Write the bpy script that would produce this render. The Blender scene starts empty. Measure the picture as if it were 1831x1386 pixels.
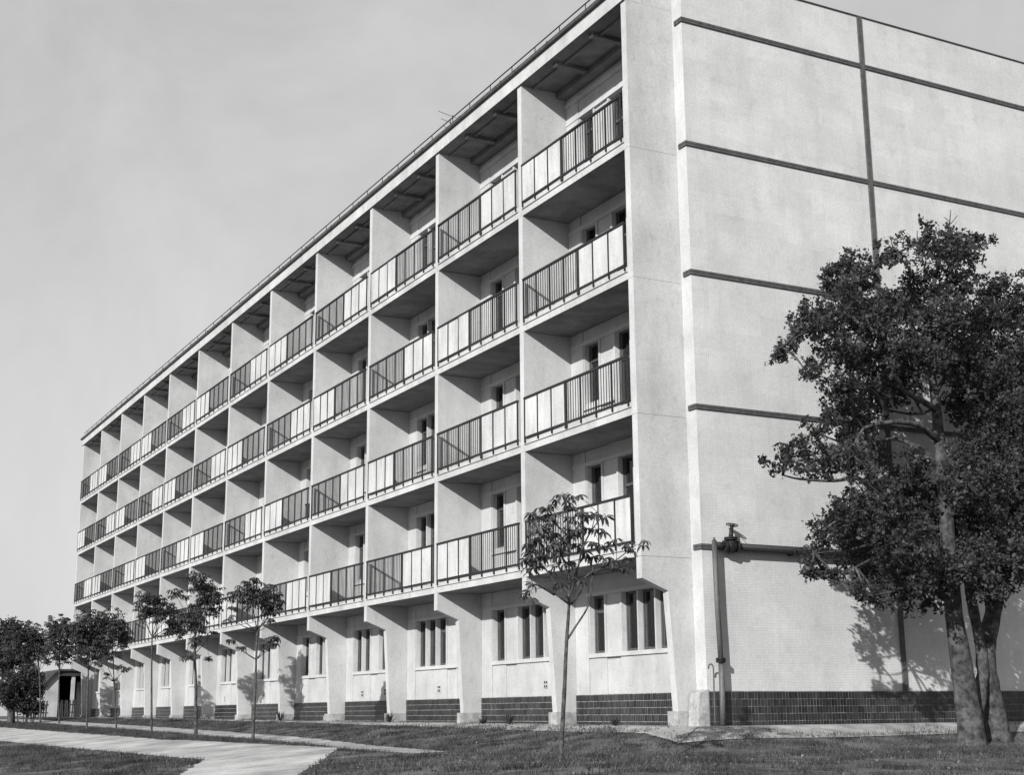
import bpy, math, random, json
import numpy as np
from mathutils import Vector, Matrix
random.seed(11); rng = np.random.default_rng(7)
R = math.radians
sc = bpy.context.scene
DATA = json.loads(r'''{"CAM":[-14.76668,-22.867,0.47573],"CR":[[0.8848905,-0.4657259,-0.0082532],[-0.097739,-0.2029721,0.9742943],[0.4554293,0.8613372,0.2251277]],"LENS":49.393,"BIG":[[3.548,-2.579,8.86,0.551],[4.695,-1.423,9.305,0.466],[3.163,-2.378,8.806,0.276],[3.707,-3.648,9.002,0.375],[5.768,-2.862,9.545,0.627],[4.609,-4.089,9.074,0.471],[6.665,-2.856,9.741,0.405],[4.667,-3.256,8.767,0.385],[6.243,-2.721,8.936,0.516],[5.151,-3.708,8.553,0.393],[7.931,-2.051,9.189,0.481],[8.289,-1.804,9.378,0.39],[2.362,-2.589,7.615,0.449],[1.459,-3.779,7.292,0.338],[1.97,-2.526,7.253,0.234],[1.774,-2.34,7.088,0.128],[2.624,-3.401,7.782,0.576],[2.3,-3.874,7.61,0.45],[4.377,-2.48,8.096,0.613],[3.237,-3.809,7.665,0.458],[5.534,-1.963,8.53,0.578],[5.741,-1.721,8.684,0.468],[5.037,-3.438,7.934,0.601],[4.639,-3.899,7.75,0.469],[6.856,-2.627,8.105,0.693],[7.641,-1.86,8.429,0.575],[2.65,-2.604,6.883,0.267],[1.852,-3.115,6.501,0.186],[2.871,-2.849,7.137,0.426],[2.198,-3.734,6.935,0.326],[3.981,-2.35,7.186,0.552],[4.473,-1.889,7.369,0.451],[4.714,-2.659,7.345,0.554],[3.492,-3.972,6.882,0.414],[6.108,-1.982,7.658,0.579],[4.026,-4.153,6.846,0.415],[5.962,-3.08,7.135,0.668],[7.694,-1.364,7.712,0.581],[7.045,-2.638,6.843,0.573],[8.262,-1.384,7.135,0.487],[2.275,-3.536,6.181,0.358],[2.641,-3.087,5.936,0.469],[4.127,-1.349,6.333,0.408],[3.696,-2.719,6.348,0.485],[4.772,-1.488,6.646,0.412],[4.595,-2.572,6.612,0.496],[5.73,-1.302,7.075,0.421],[7.086,-1.924,6.731,0.585],[7.196,-1.881,6.78,0.469],[6.299,-3.25,5.906,0.552],[7.965,-1.813,6.288,0.474],[2.52,-2.498,5.574,0.264],[3.131,-2.966,5.682,0.316],[1.145,-3.093,4.901,0.282],[2.671,-1.934,5.162,0.344],[2.613,-2.685,4.951,0.367],[2.517,-3.461,4.945,0.387],[4.017,-2.404,5.331,0.271],[4.457,-2.955,4.991,0.375],[5.635,-3.396,5.336,0.486],[7.39,-1.81,5.778,0.421],[6.575,-2.884,5.01,0.556],[5.068,-4.286,4.693,0.414],[4.779,-2.387,4.726,0.493],[5.386,-1.736,4.787,0.407],[5.13,-3.497,4.589,0.478],[4.539,-4.076,4.493,0.371],[2.485,-3.54,3.96,0.453],[4.236,-1.591,4.311,0.399],[3.081,-3.586,4.173,0.407],[5.063,-1.483,4.531,0.361],[2.538,-2.937,3.823,0.308],[5.009,-2.432,4.249,0.546],[5.943,-1.399,4.347,0.459],[5.79,-2.411,4.208,0.498],[6.725,-1.51,4.465,0.416],[6.323,-2.715,4.2,0.553],[7.327,-1.704,4.423,0.465],[3.039,-2.799,3.94,0.469],[4.052,-1.691,4.091,0.396],[2.43,-2.472,3.675,0.229],[2.406,-2.95,3.619,0.307],[2.309,-2.457,3.287,0.207],[3.577,-2.134,3.418,0.428],[4.408,-1.314,3.536,0.356],[3.8,-2.747,3.523,0.474],[2.776,-3.819,3.303,0.359],[4.145,-3.191,3.492,0.522],[3.295,-4.132,3.402,0.398],[5.818,-2.295,3.667,0.554],[6.401,-1.718,3.69,0.455],[5.673,-3.213,3.358,0.535],[5.062,-3.817,3.25,0.415],[1.644,-3.119,2.892,0.08],[2.412,-2.541,2.954,0.082],[2.203,-3.119,2.854,0.101],[3.817,-2.407,3.051,0.372],[4.764,-1.924,3.055,0.416],[5.55,-1.936,3.006,0.443],[3.73,-3.732,2.815,0.324],[4.933,-3.373,2.933,0.419],[4.254,-4.029,2.874,0.324],[6.696,-2.507,3.075,0.444],[4.999,-4.054,2.809,0.328],[2.728,-3.299,2.457,0.141],[3.328,-2.895,2.464,0.144],[3.956,-3.021,2.442,0.228],[4.691,-2.89,2.431,0.264],[5.828,-3.185,2.674,0.32],[8.582,-2.204,8.769,0.724],[9.599,-1.321,9.167,0.604],[7.437,-3.168,7.31,0.684],[9.456,-1.329,7.972,0.598],[6.891,-3.468,6.155,0.665],[9.229,-1.412,6.787,0.589],[6.867,-3.444,5.146,0.66],[9.076,-1.562,5.515,0.579],[7.592,-2.605,4.297,0.681],[8.959,-1.407,4.548,0.577],[6.92,-3.113,3.314,0.548],[6.149,-3.895,3.194,0.421]],"BIGTRUNK":[[[5.523,-2.8,-0.326,0.315],[5.545,-2.8,0.132,0.253],[5.484,-2.8,0.75,0.222],[5.437,-2.8,1.373,0.202],[5.355,-2.8,2.212,0.171],[5.338,-2.8,3.278,0.151],[5.35,-2.8,4.364,0.131],[5.339,-2.8,5.246,0.12],[5.313,-2.8,6.139,0.099],[5.378,-2.7,6.847,0.078],[5.381,-2.7,7.769,0.056],[5.568,-2.7,8.731,0.045],[5.919,-2.7,9.616,0.029]]],"BIGTRUNK2":[[[6.601,-2.5,-0.353,0.302],[6.491,-2.5,0.225,0.238],[6.429,-2.5,0.966,0.196],[6.413,-2.5,1.607,0.186],[6.685,-2.5,2.262,0.165],[6.916,-2.5,2.929,0.145],[7.127,-2.5,4.057,0.135],[7.4,-2.5,5.683,0.103],[7.534,-2.5,7.47,0.07]],[[5.798,-2.65,0.129,0.17],[6.013,-2.65,0.752,0.129],[6.213,-2.6,1.281,0.108],[6.138,-2.6,1.92,0.098],[6.03,-2.6,2.672,0.098],[5.956,-2.6,3.762,0.077],[5.939,-2.6,4.985,0.067]]],"BIGLIMB":[[[5.329,-2.8,5.579,0.099],[4.719,-3.0,5.77,0.076],[4.104,-3.2,5.778,0.064],[3.519,-3.3,5.708,0.052],[2.962,-3.3,5.564,0.031]],[[5.334,-2.8,6.197,0.088],[4.771,-3.0,6.296,0.071],[4.134,-3.2,6.392,0.059],[3.84,-3.3,6.648,0.048],[3.693,-3.3,6.873,0.032]],[[3.904,-2.9,5.936,0.054],[3.606,-3.1,6.197,0.053],[3.319,-3.2,6.311,0.047],[2.963,-3.3,6.384,0.037],[2.648,-3.3,6.652,0.026]],[[5.508,-2.7,4.94,0.088],[5.104,-2.7,5.3,0.066],[4.784,-2.6,5.513,0.055],[4.454,-2.5,5.615,0.044],[3.876,-2.5,5.512,0.027]],[[3.709,-2.6,4.291,0.085],[3.598,-2.6,4.606,0.075],[3.306,-2.6,4.747,0.053],[2.67,-2.7,4.635,0.037],[1.876,-2.7,4.613,0.026],[1.491,-2.7,4.659,0.015]],[[5.37,-2.8,3.171,0.097],[4.733,-2.6,3.486,0.086],[4.073,-2.6,3.99,0.085],[3.709,-2.6,4.291,0.085],[3.57,-2.6,4.927,0.053],[3.355,-2.6,5.344,0.032]],[[5.366,-2.7,6.731,0.067],[5.148,-2.6,7.766,0.056],[4.616,-2.6,8.397,0.045],[3.849,-2.6,8.758,0.033],[3.221,-2.6,8.9,0.022]],[[5.148,-2.6,7.766,0.045],[4.03,-2.7,7.723,0.038],[2.938,-2.8,7.455,0.032],[2.26,-2.8,7.484,0.021],[1.569,-2.8,7.077,0.013]],[[5.46,-2.7,6.626,0.056],[5.581,-3.0,7.031,0.044],[6.243,-3.0,7.566,0.034],[6.847,-3.0,8.107,0.023]],[[4.073,-2.6,3.99,0.053],[3.145,-2.7,3.843,0.031],[2.22,-2.8,3.637,0.015]],[[4.727,-2.6,3.432,0.054],[3.719,-2.7,3.377,0.042],[2.815,-2.8,3.326,0.026],[2.022,-2.8,3.24,0.012]],[[3.922,-2.7,3.333,0.032],[2.991,-2.8,3.024,0.021],[2.453,-2.8,2.912,0.013],[1.937,-2.8,2.953,0.008]],[[5.581,-2.7,8.261,0.045],[5.263,-2.6,8.954,0.034],[4.784,-2.6,9.418,0.023]],[[5.816,-2.7,9.361,0.029],[6.115,-2.7,10.009,0.021],[6.253,-2.7,10.582,0.012]],[[5.999,-2.6,4.43,0.055],[6.442,-2.6,5.021,0.045],[6.975,-2.6,5.632,0.034]],[[5.336,-2.8,2.849,0.064],[4.426,-3.0,2.801,0.042],[3.487,-3.1,2.555,0.031],[2.88,-3.1,2.476,0.015]],[[5.686,-2.7,6.649,0.045],[5.336,-2.4,6.217,0.034],[4.117,-2.3,6.237,0.027],[3.26,-2.3,6.102,0.022]],[[4.709,-2.6,9.407,0.017],[4.621,-2.6,9.75,0.01]],[[5.346,-2.6,9.801,0.016],[5.367,-2.6,10.021,0.009]],[[6.22,-2.7,10.27,0.014],[6.431,-2.7,10.488,0.008]],[[6.179,-2.7,10.325,0.012],[6.045,-2.7,10.389,0.008]]],"SLEAF":[[-4.543,-5.05,3.579],[-4.068,-4.666,3.644],[-4.423,-5.005,3.491],[-4.62,-5.014,3.512],[-4.799,-4.854,3.405],[-4.736,-5.081,3.395],[-4.2,-4.752,3.462],[-5.125,-5.239,3.221],[-4.884,-4.934,3.223],[-4.657,-4.831,3.181],[-4.714,-5.139,3.273],[-5.13,-5.174,2.984],[-5.052,-5.336,3.034],[-4.444,-4.688,3.057],[-4.544,-5.135,3.101],[-4.173,-4.699,3.308],[-4.204,-5.25,3.322],[-4.101,-5.333,3.284],[-3.672,-4.888,3.33],[-3.807,-4.677,3.159],[-3.993,-5.178,3.091],[-4.387,-5.322,3.054],[-4.539,-5.254,2.972],[-4.552,-5.075,2.892],[-5.063,-5.014,2.842],[-5.072,-4.958,2.716],[-5.062,-5.18,2.743],[-4.805,-5.018,2.788],[-4.882,-5.324,2.801],[-5.026,-5.007,2.583],[-4.759,-4.759,2.585],[-4.541,-4.845,2.552],[-4.563,-5.15,2.556],[-4.365,-5.005,2.577],[-4.037,-4.655,2.928],[-4.018,-4.987,2.927],[-3.715,-4.746,2.934],[-3.949,-4.734,2.789],[-3.806,-4.723,2.728],[-3.986,-5.339,2.643],[-3.822,-5.262,2.658],[-3.667,-5.152,2.96],[-3.322,-4.854,2.906],[-3.265,-4.92,2.851],[-3.277,-4.838,2.739],[-3.308,-5.331,2.865],[-5.173,-5.105,2.471],[-4.938,-4.873,2.272],[-5.039,-4.781,2.13],[-4.723,-5.257,2.264],[-4.457,-5.348,2.314],[-3.561,-4.963,2.563],[-3.343,-4.87,2.546],[-4.354,-5.275,3.31],[-4.714,-4.869,3.307],[-4.672,-5.216,2.773],[-4.654,-5.049,2.726],[-4.71,-4.785,2.983],[-4.925,-4.934,2.923],[-4.98,-4.868,3.209],[-4.842,-4.683,3.155],[-4.751,-4.896,3.068],[-4.809,-4.749,2.683],[-4.663,-4.761,2.721],[-5.124,-5.017,2.611],[-4.267,-4.872,3.621],[-4.062,-4.846,3.347],[-4.54,-4.721,2.998],[-4.29,-5.024,3.027]],"STRUNK":[[-4.587,-5.0,-0.197,0.037],[-4.574,-5.0,0.033,0.034],[-4.515,-5.0,0.731,0.03],[-4.464,-5.0,1.441,0.027],[-4.417,-5.0,1.923,0.022],[-4.398,-5.0,2.409,0.019],[-4.401,-5.0,2.719,0.017],[-4.377,-5.0,2.984,0.012],[-4.426,-5.0,3.395,0.008],[-4.45,-5.0,3.602,0.005]],"SBR":[[[-4.401,-5.0,2.067,0.018],[-4.537,-4.961,2.213,0.015],[-4.756,-4.923,2.504,0.012],[-4.864,-4.884,2.634,0.01],[-4.953,-4.845,2.865,0.007]],[[-4.39,-5.0,2.133,0.018],[-4.189,-5.024,2.351,0.016],[-4.046,-5.047,2.47,0.013],[-3.903,-5.071,2.523,0.011],[-3.639,-5.094,2.665,0.009],[-3.391,-5.118,2.842,0.007]],[[-4.397,-5.0,2.28,0.018],[-4.56,-5.075,2.432,0.015],[-4.712,-5.149,2.615,0.012],[-4.954,-5.224,2.922,0.009],[-5.084,-5.298,3.2,0.007]],[[-4.374,-5.0,2.003,0.018],[-4.188,-4.916,2.145,0.013],[-4.068,-4.833,2.288,0.009]],[[-4.386,-5.0,2.313,0.018],[-4.261,-4.988,2.484,0.015],[-4.15,-4.975,2.822,0.013],[-3.98,-4.963,3.1,0.01],[-3.77,-4.951,3.333,0.007]],[[-4.393,-5.0,1.986,0.018],[-4.731,-4.97,2.223,0.014],[-4.935,-4.941,2.495,0.011],[-5.029,-4.911,2.625,0.008]],[[-4.479,-5.0,1.45,0.018],[-4.307,-5.004,1.679,0.015],[-4.112,-5.008,1.944,0.012],[-4.041,-5.012,2.192,0.01],[-4.006,-5.017,2.557,0.007]],[[-4.39,-5.0,2.149,0.018],[-4.323,-5.057,2.344,0.013],[-4.325,-5.113,2.486,0.009]],[[-4.655,-5.0,2.125,0.018],[-4.878,-5.067,2.21,0.014],[-5.081,-5.134,2.246,0.011],[-5.265,-5.201,2.091,0.007]],[[-4.43,-5.0,3.006,0.018],[-4.585,-4.941,3.172,0.013],[-4.701,-4.883,3.373,0.009]],[[-4.353,-5.0,3.01,0.018],[-4.046,-4.883,3.275,0.014],[-3.755,-4.767,3.409,0.009]],[[-3.999,-5.0,2.443,0.018],[-3.694,-4.858,2.551,0.014],[-3.246,-4.716,2.564,0.009]]],"YOUNG":[{"trunk":[[-3.668,12.1,-0.306,0.045],[-3.669,12.1,0.168,0.04],[-3.654,12.1,0.987,0.034],[-3.653,12.1,1.816,0.028],[-3.647,12.1,2.512,0.022],[-3.641,12.1,3.216,0.015],[-3.715,12.1,3.638,0.01]],"blobs":[[-3.816,12.127,3.8,0.099],[-4.001,12.048,3.559,0.23],[-4.206,12.129,3.396,0.164],[-3.744,11.784,3.482,0.261],[-3.314,12.263,3.433,0.233],[-3.244,11.937,3.247,0.165],[-3.898,11.81,3.285,0.196],[-3.458,11.794,3.101,0.164],[-4.211,12.41,3.091,0.072],[-4.431,11.983,2.864,0.081],[-3.178,12.051,2.312,0.099],[-3.432,11.798,2.328,0.081],[-4.327,12.034,2.277,0.071],[-4.037,12.091,2.108,0.081],[-3.399,11.836,2.749,0.065]]},{"trunk":[[-2.99,19.8,-0.236,0.06],[-3.012,19.8,0.285,0.054],[-3.061,19.8,1.432,0.044],[-3.131,19.8,2.259,0.037],[-3.133,19.8,3.093,0.027],[-3.038,19.8,4.107,0.017],[-2.934,19.8,4.536,0.011]],"blobs":[[-3.278,19.536,4.52,0.196],[-3.015,19.88,4.323,0.317],[-2.642,20.027,4.11,0.318],[-2.581,19.528,4.035,0.158],[-2.738,20.076,3.835,0.238],[-2.508,20.146,3.648,0.199],[-3.207,19.944,3.617,0.197],[-3.091,19.757,3.413,0.235],[-3.368,19.578,3.203,0.195],[-3.047,19.58,3.094,0.195],[-3.765,20.011,4.074,0.157],[-3.62,19.497,3.962,0.078],[-3.472,19.599,2.131,0.097],[-3.116,19.839,2.682,0.157],[-2.678,19.912,2.227,0.079],[-2.531,19.972,2.97,0.079],[-3.632,19.646,3.355,0.156]]},{"trunk":[[-3.208,24.3,-0.217,0.039],[-3.242,24.3,0.457,0.034],[-3.312,24.3,1.889,0.029],[-3.348,24.3,2.975,0.023],[-3.346,24.3,4.074,0.013]],"blobs":[[-3.375,24.35,4.203,0.258],[-3.67,24.033,4.298,0.213],[-3.18,24.229,3.987,0.3],[-3.345,24.387,3.781,0.3],[-3.024,23.957,3.762,0.256],[-2.801,24.014,3.898,0.171],[-3.634,24.43,3.777,0.171],[-2.624,24.293,3.495,0.258],[-2.505,24.197,3.194,0.215],[-2.712,24.409,3.244,0.172],[-3.78,24.59,4.039,0.129]]},{"trunk":[[-2.653,32.0,-0.066,0.036],[-2.713,32.0,0.67,0.032],[-2.832,32.0,1.698,0.026],[-2.93,32.0,2.734,0.02],[-3.018,32.0,3.567,0.012]],"blobs":[[-3.342,31.747,3.981,0.206],[-3.15,31.856,3.869,0.371],[-2.772,32.048,3.683,0.249],[-2.651,32.125,3.28,0.208],[-2.472,31.853,3.392,0.166],[-3.374,32.309,2.342,0.082],[-2.452,32.035,2.259,0.103],[-3.217,31.804,1.966,0.082],[-2.999,31.694,2.688,0.164],[-3.341,31.815,2.769,0.164]]},{"trunk":[[-4.235,29.5,-0.143,0.037],[-4.275,29.5,0.862,0.032],[-4.304,29.5,2.032,0.027],[-4.322,29.5,3.016,0.02],[-4.329,29.5,3.81,0.013]],"blobs":[[-4.388,29.733,3.916,0.276],[-4.634,29.348,3.539,0.234],[-4.191,29.833,3.536,0.316],[-3.821,29.716,3.419,0.316],[-4.338,29.754,3.14,0.315],[-4.0,29.467,2.939,0.235],[-3.712,29.422,3.134,0.197],[-4.256,29.242,2.581,0.195],[-4.584,29.163,2.726,0.194],[-4.814,29.389,3.5,0.117]]},{"trunk":[[-2.18,46.0,0.081,0.045],[-2.262,46.0,0.99,0.037],[-2.332,46.0,2.515,0.03],[-2.387,46.0,3.797,0.023],[-2.409,46.0,4.571,0.015]],"blobs":[[-2.501,46.051,4.7,0.307],[-2.217,45.675,4.583,0.255],[-2.598,46.254,4.456,0.256],[-2.376,46.005,4.145,0.357],[-1.983,45.967,4.099,0.307],[-2.603,45.923,3.586,0.305],[-2.199,45.974,3.593,0.306],[-1.912,46.324,3.208,0.205],[-2.46,45.725,3.08,0.203],[-2.814,46.021,4.088,0.204]]},{"trunk":[[-2.858,47.0,0.085,0.049],[-2.917,47.0,1.001,0.041],[-3.068,47.0,2.539,0.034],[-3.354,47.0,3.828,0.023],[-3.583,47.0,4.604,0.015]],"blobs":[[-3.65,47.029,4.428,0.308],[-3.362,46.919,4.275,0.257],[-3.579,47.244,3.882,0.36],[-3.122,47.311,3.892,0.31],[-2.912,46.951,3.524,0.308],[-3.354,47.206,3.378,0.308],[-3.556,47.175,3.374,0.256],[-2.822,46.709,3.012,0.153],[-4.08,47.288,4.129,0.41],[-4.182,46.994,3.51,0.357]]}],"SHRUB":[[-3.035,50.0,2.446,0.425],[-2.663,50.0,2.239,0.319],[-2.983,50.0,1.666,0.479],[-2.574,50.0,1.665,0.319],[-2.938,50.0,0.993,0.425],[-2.523,50.0,0.887,0.319],[-3.62,50.0,2.08,0.532],[-3.557,50.0,1.15,0.479],[-4.038,50.0,1.563,0.638],[-3.209,50.0,1.252,0.425]],"LTREE":[[-3.799,52.0,4.637,0.601],[-4.062,52.0,3.934,0.656],[-3.558,52.0,3.404,0.601],[-4.358,52.0,4.466,0.601],[-3.891,52.0,2.974,0.601],[-3.164,52.0,2.979,0.328],[-2.745,52.0,2.982,0.273]],"LTRUNK":[[-3.402,52.0,0.181,0.194],[-3.498,52.0,1.589,0.167],[-3.664,52.0,3.226,0.112],[-3.839,52.0,4.601,0.07]]}''')

# ------------------------------------------------------------------ camera, sky, sun, exposure
cam = bpy.data.objects.new('camera', bpy.data.cameras.new('camera'))
sc.collection.objects.link(cam); sc.camera = cam
r_, u_, f_ = [Vector(v) for v in DATA['CR']]
m = Matrix.Identity(4)
for i in range(3):
    m[i][0] = r_[i]; m[i][1] = u_[i]; m[i][2] = -f_[i]; m[i][3] = DATA['CAM'][i]
cam.matrix_world = m
cam.data.sensor_width = 36; cam.data.lens = DATA['LENS']
cam.data.clip_start = 0.1; cam.data.clip_end = 3000

SUN = Vector((-1.0, -0.68, 0.53)).normalized()          # towards the sun
elev = math.asin(SUN.z); azim = math.atan2(SUN.x, SUN.y)
w = bpy.data.worlds.new('World'); sc.world = w; w.use_nodes = True
nt = w.node_tree; nt.nodes.clear(); N = nt.nodes.new; L = nt.links.new
out = N('ShaderNodeOutputWorld'); bg = N('ShaderNodeBackground'); sky = N('ShaderNodeTexSky')
sky.sky_type = 'NISHITA'; sky.sun_disc = False; sky.sun_elevation = elev; sky.sun_rotation = azim % (2*math.pi)
sky.air_density = 1.0; sky.dust_density = 1.2; sky.ozone_density = 1.0
# panchromatic plate: the sky as one grey, weighted to the blue the old emulsion saw
sep = N('ShaderNodeSeparateColor'); L(sky.outputs[0], sep.inputs[0])
mx = N('ShaderNodeMath'); mx.operation = 'MULTIPLY_ADD'; mx.inputs[1].default_value = 0.5; L(sep.outputs[2], mx.inputs[0])
m2 = N('ShaderNodeMath'); m2.operation = 'MULTIPLY'; m2.inputs[1].default_value = 0.5; L(sep.outputs[1], m2.inputs[0]); L(m2.outputs[0], mx.inputs[2])
# thin high cloud over the whole sky
tc = N('ShaderNodeTexCoord'); mp = N('ShaderNodeMapping'); mp.inputs['Scale'].default_value = (1.6, 1.6, 1.0); mp.inputs['Rotation'].default_value = (0, R(25), R(40))
nz = N('ShaderNodeTexNoise'); nz.inputs['Scale'].default_value = 2.4; nz.inputs['Detail'].default_value = 7; nz.inputs['Roughness'].default_value = 0.62; nz.inputs['Distortion'].default_value = 0.6
L(tc.outputs['Generated'], mp.inputs[0]); L(mp.outputs[0], nz.inputs['Vector'])
cr = N('ShaderNodeMapRange'); cr.inputs[1].default_value = 0.42; cr.inputs[2].default_value = 0.78; cr.inputs[3].default_value = 0.0; cr.inputs[4].default_value = 1.0
L(nz.outputs[0], cr.inputs[0])
ml = N('ShaderNodeMath'); ml.operation = 'MULTIPLY_ADD'; ml.inputs[1].default_value = 0.4; ml.inputs[2].default_value = 3.8; L(mx.outputs[0], ml.inputs[0])   # a thin milky veil
mix = N('ShaderNodeMix'); mix.data_type = 'FLOAT'; L(cr.outputs[0], mix.inputs[0]); L(ml.outputs[0], mix.inputs[2]); 
m3 = N('ShaderNodeMath'); m3.operation = 'MULTIPLY_ADD'; m3.inputs[1].default_value = 0.8; m3.inputs[2].default_value = 2.4; L(ml.outputs[0], m3.inputs[0]); L(m3.outputs[0], mix.inputs[3])
L(mix.outputs[0], bg.inputs[0]); bg.inputs[1].default_value = 0.088; L(bg.outputs[0], out.inputs[0])
sl = bpy.data.lights.new('sun', 'SUN'); sl.energy = 5.0; sl.angle = R(0.5); sl.color = (1, 0.995, 0.985)
so = bpy.data.objects.new('sun', sl); sc.collection.objects.link(so); so.rotation_euler = SUN.to_track_quat('Z', 'Y').to_euler()
sc.view_settings.view_transform = 'Standard'; sc.view_settings.look = 'None'; sc.view_settings.exposure = 0.3; sc.view_settings.gamma = 1
sc.cycles.max_bounces = 6; sc.cycles.transparent_max_bounces = 16

# ------------------------------------------------------------------ materials (all neutral greys: the photograph is black and white)
def mat(name, g, g2=None, rough=0.85, scale=3.0, detail=6, bump=0.0, bscale=80, island=0.0, spec=0.3, streak=False, contrast=(0.35, 0.65), wear=0.0):
    M = bpy.data.materials.new(name); M.use_nodes = True; t = M.node_tree; b = t.nodes['Principled BSDF']
    b.inputs['Roughness'].default_value = rough; b.inputs['Specular IOR Level'].default_value = spec
    g2 = g if g2 is None else g2
    co = t.nodes.new('ShaderNodeTexCoord'); mpp = t.nodes.new('ShaderNodeMapping'); gp_ = t.nodes.new('ShaderNodeNewGeometry'); pos_ = gp_.outputs['Position']; t.links.new(pos_, mpp.inputs[0])
    if streak: mpp.inputs['Scale'].default_value = (1, 1, 0.12)
    n = t.nodes.new('ShaderNodeTexNoise'); n.inputs['Scale'].default_value = scale; n.inputs['Detail'].default_value = detail; n.inputs['Roughness'].default_value = 0.6
    t.links.new(mpp.outputs[0], n.inputs['Vector'])
    ra = t.nodes.new('ShaderNodeValToRGB'); ra.color_ramp.elements[0].position = contrast[0]; ra.color_ramp.elements[1].position = contrast[1]
    ra.color_ramp.elements[0].color = (g, g, g, 1); ra.color_ramp.elements[1].color = (g2, g2, g2, 1)
    t.links.new(n.outputs[0], ra.inputs[0]); last = ra.outputs[0]
    if island:
        ge = t.nodes.new('ShaderNodeNewGeometry'); mr = t.nodes.new('ShaderNodeMapRange'); mr.inputs[3].default_value = 1 - island; mr.inputs[4].default_value = 1 + island
        t.links.new(ge.outputs['Random Per Island'], mr.inputs[0])
        mm = t.nodes.new('ShaderNodeVectorMath'); mm.operation = 'SCALE'; t.links.new(last, mm.inputs[0]); t.links.new(mr.outputs[0], mm.inputs['Scale']); last = mm.outputs[0]
    if wear:      # rain streaks, blotches and a fine speckle on top of the paint
        for sc3, sc_, lo, hi, a_, b_ in (((1, 1, 0.22), 2.2, .45, .75, 1.0, 1-wear*.8), ((1, 1, 1), 0.8, .35, .68, 1+wear*.35, 1-wear*.7), ((1, 1, 1), 24, .3, .7, 1-wear*.6, 1+wear*.45), ((1, 1, .5), 9, .55, .75, 1.0, 1-wear*.8)):
            m_ = t.nodes.new('ShaderNodeMapping'); m_.inputs['Scale'].default_value = sc3; m_.inputs['Location'].default_value = (sc_, 2*sc_, 3); t.links.new(pos_, m_.inputs[0])
            n_ = t.nodes.new('ShaderNodeTexNoise'); n_.inputs['Scale'].default_value = sc_; n_.inputs['Detail'].default_value = 5; t.links.new(m_.outputs[0], n_.inputs['Vector'])
            r__ = t.nodes.new('ShaderNodeMapRange'); r__.inputs[1].default_value = lo; r__.inputs[2].default_value = hi; r__.inputs[3].default_value = a_; r__.inputs[4].default_value = b_; t.links.new(n_.outputs[0], r__.inputs[0])
            s_ = t.nodes.new('ShaderNodeVectorMath'); s_.operation = 'SCALE'; t.links.new(last, s_.inputs[0]); t.links.new(r__.outputs[0], s_.inputs['Scale']); last = s_.outputs[0]
    t.links.new(last, b.inputs['Base Color'])
    if bump:
        n2 = t.nodes.new('ShaderNodeTexNoise'); n2.inputs['Scale'].default_value = bscale; n2.inputs['Detail'].default_value = 4
        t.links.new(pos_, n2.inputs['Vector'])
        bu = t.nodes.new('ShaderNodeBump'); bu.inputs['Strength'].default_value = bump; bu.inputs['Distance'].default_value = 0.01
        t.links.new(n2.outputs[0], bu.inputs['Height']); t.links.new(bu.outputs[0], b.inputs['Normal'])
    return M
M_side = mat('rendered_wall', 0.4, 0.45, scale=1.1, bump=0.35, bscale=60, wear=0.16)
M_front = mat('pale_edge_render', 0.43, 0.48, scale=2.5, bump=0.2, wear=0.16)  # slightly paler tone for front edges, sills and lintels
M_wall = mat('facade_render', 0.4, 0.46, scale=1.7, bump=0.3, bscale=70, wear=0.16)
M_soffit_shade = mat('shaded_soffit_concrete', 0.13, 0.2, scale=2.0, bump=0.2, wear=0.2)  # concrete darkened to carry the shade under slabs and eave
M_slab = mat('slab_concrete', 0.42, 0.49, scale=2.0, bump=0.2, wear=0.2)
M_iron = mat('black_iron_paint', 0.01, 0.018, rough=0.55, scale=12, spec=0.4)
M_panel = mat('white_sheet_panel', 0.42, 0.52, rough=0.6, scale=9, streak=True, contrast=(0.3, 0.6), wear=0.2)
M_frame = mat('dark_window_frame', 0.05, 0.09, rough=0.5, scale=20, streak=True)
M_curtain = mat('net_curtain', 0.55, 0.75, rough=0.95, scale=14, streak=True)
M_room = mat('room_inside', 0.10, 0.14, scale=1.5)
M_tile = mat('dark_glazed_tile', 0.014, 0.034, rough=0.35, scale=1.3, island=0.45, spec=0.5, wear=0.2)
M_mortar = mat('tile_mortar', 0.2, 0.34, scale=6)
M_mortar2 = mat('dark_mortar', 0.10, 0.24, scale=3)
M_plinth = mat('plinth_render', 0.24, 0.38, scale=5, bump=0.6, bscale=30, wear=0.3)
M_pipe = mat('pipe_paint', 0.007, 0.018, rough=0.6, scale=14, spec=0.3)
M_riser = mat('riser_paint', 0.06, 0.13, rough=0.6, scale=10, streak=True, spec=0.3, wear=0.3)
M_band = mat('dark_band_tile', 0.05, 0.09, rough=0.6, scale=9)
M_sheet = mat('eave_sheet_metal', 0.04, 0.08, rough=0.5, scale=8)
M_ground = mat('soil_and_turf', 0.03, 0.14, rough=1, scale=1.3, detail=12, bump=1.0, bscale=14, contrast=(0.4, 0.66))
M_pave = mat('dusty_asphalt', 0.3, 0.52, rough=0.95, scale=0.8, detail=12, bump=0.6, bscale=30, wear=0.35)
M_path = mat('trodden_path', 0.24, 0.42, rough=1, scale=1.5, detail=12, bump=0.8, bscale=20, wear=0.3)
M_apron = mat('concrete_apron', 0.26, 0.42, rough=1, scale=2.2, detail=12, bump=0.8, bscale=20, wear=0.35)
M_grass = mat('grass_blades', 0.012, 0.075, rough=0.8, scale=1.6, island=0.6, contrast=(0.4, 0.62))
M_bark = mat('tree_bark', 0.02, 0.11, rough=1, scale=7, detail=10, bump=1.0, bscale=22, contrast=(0.36, 0.66), wear=0.3)
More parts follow.
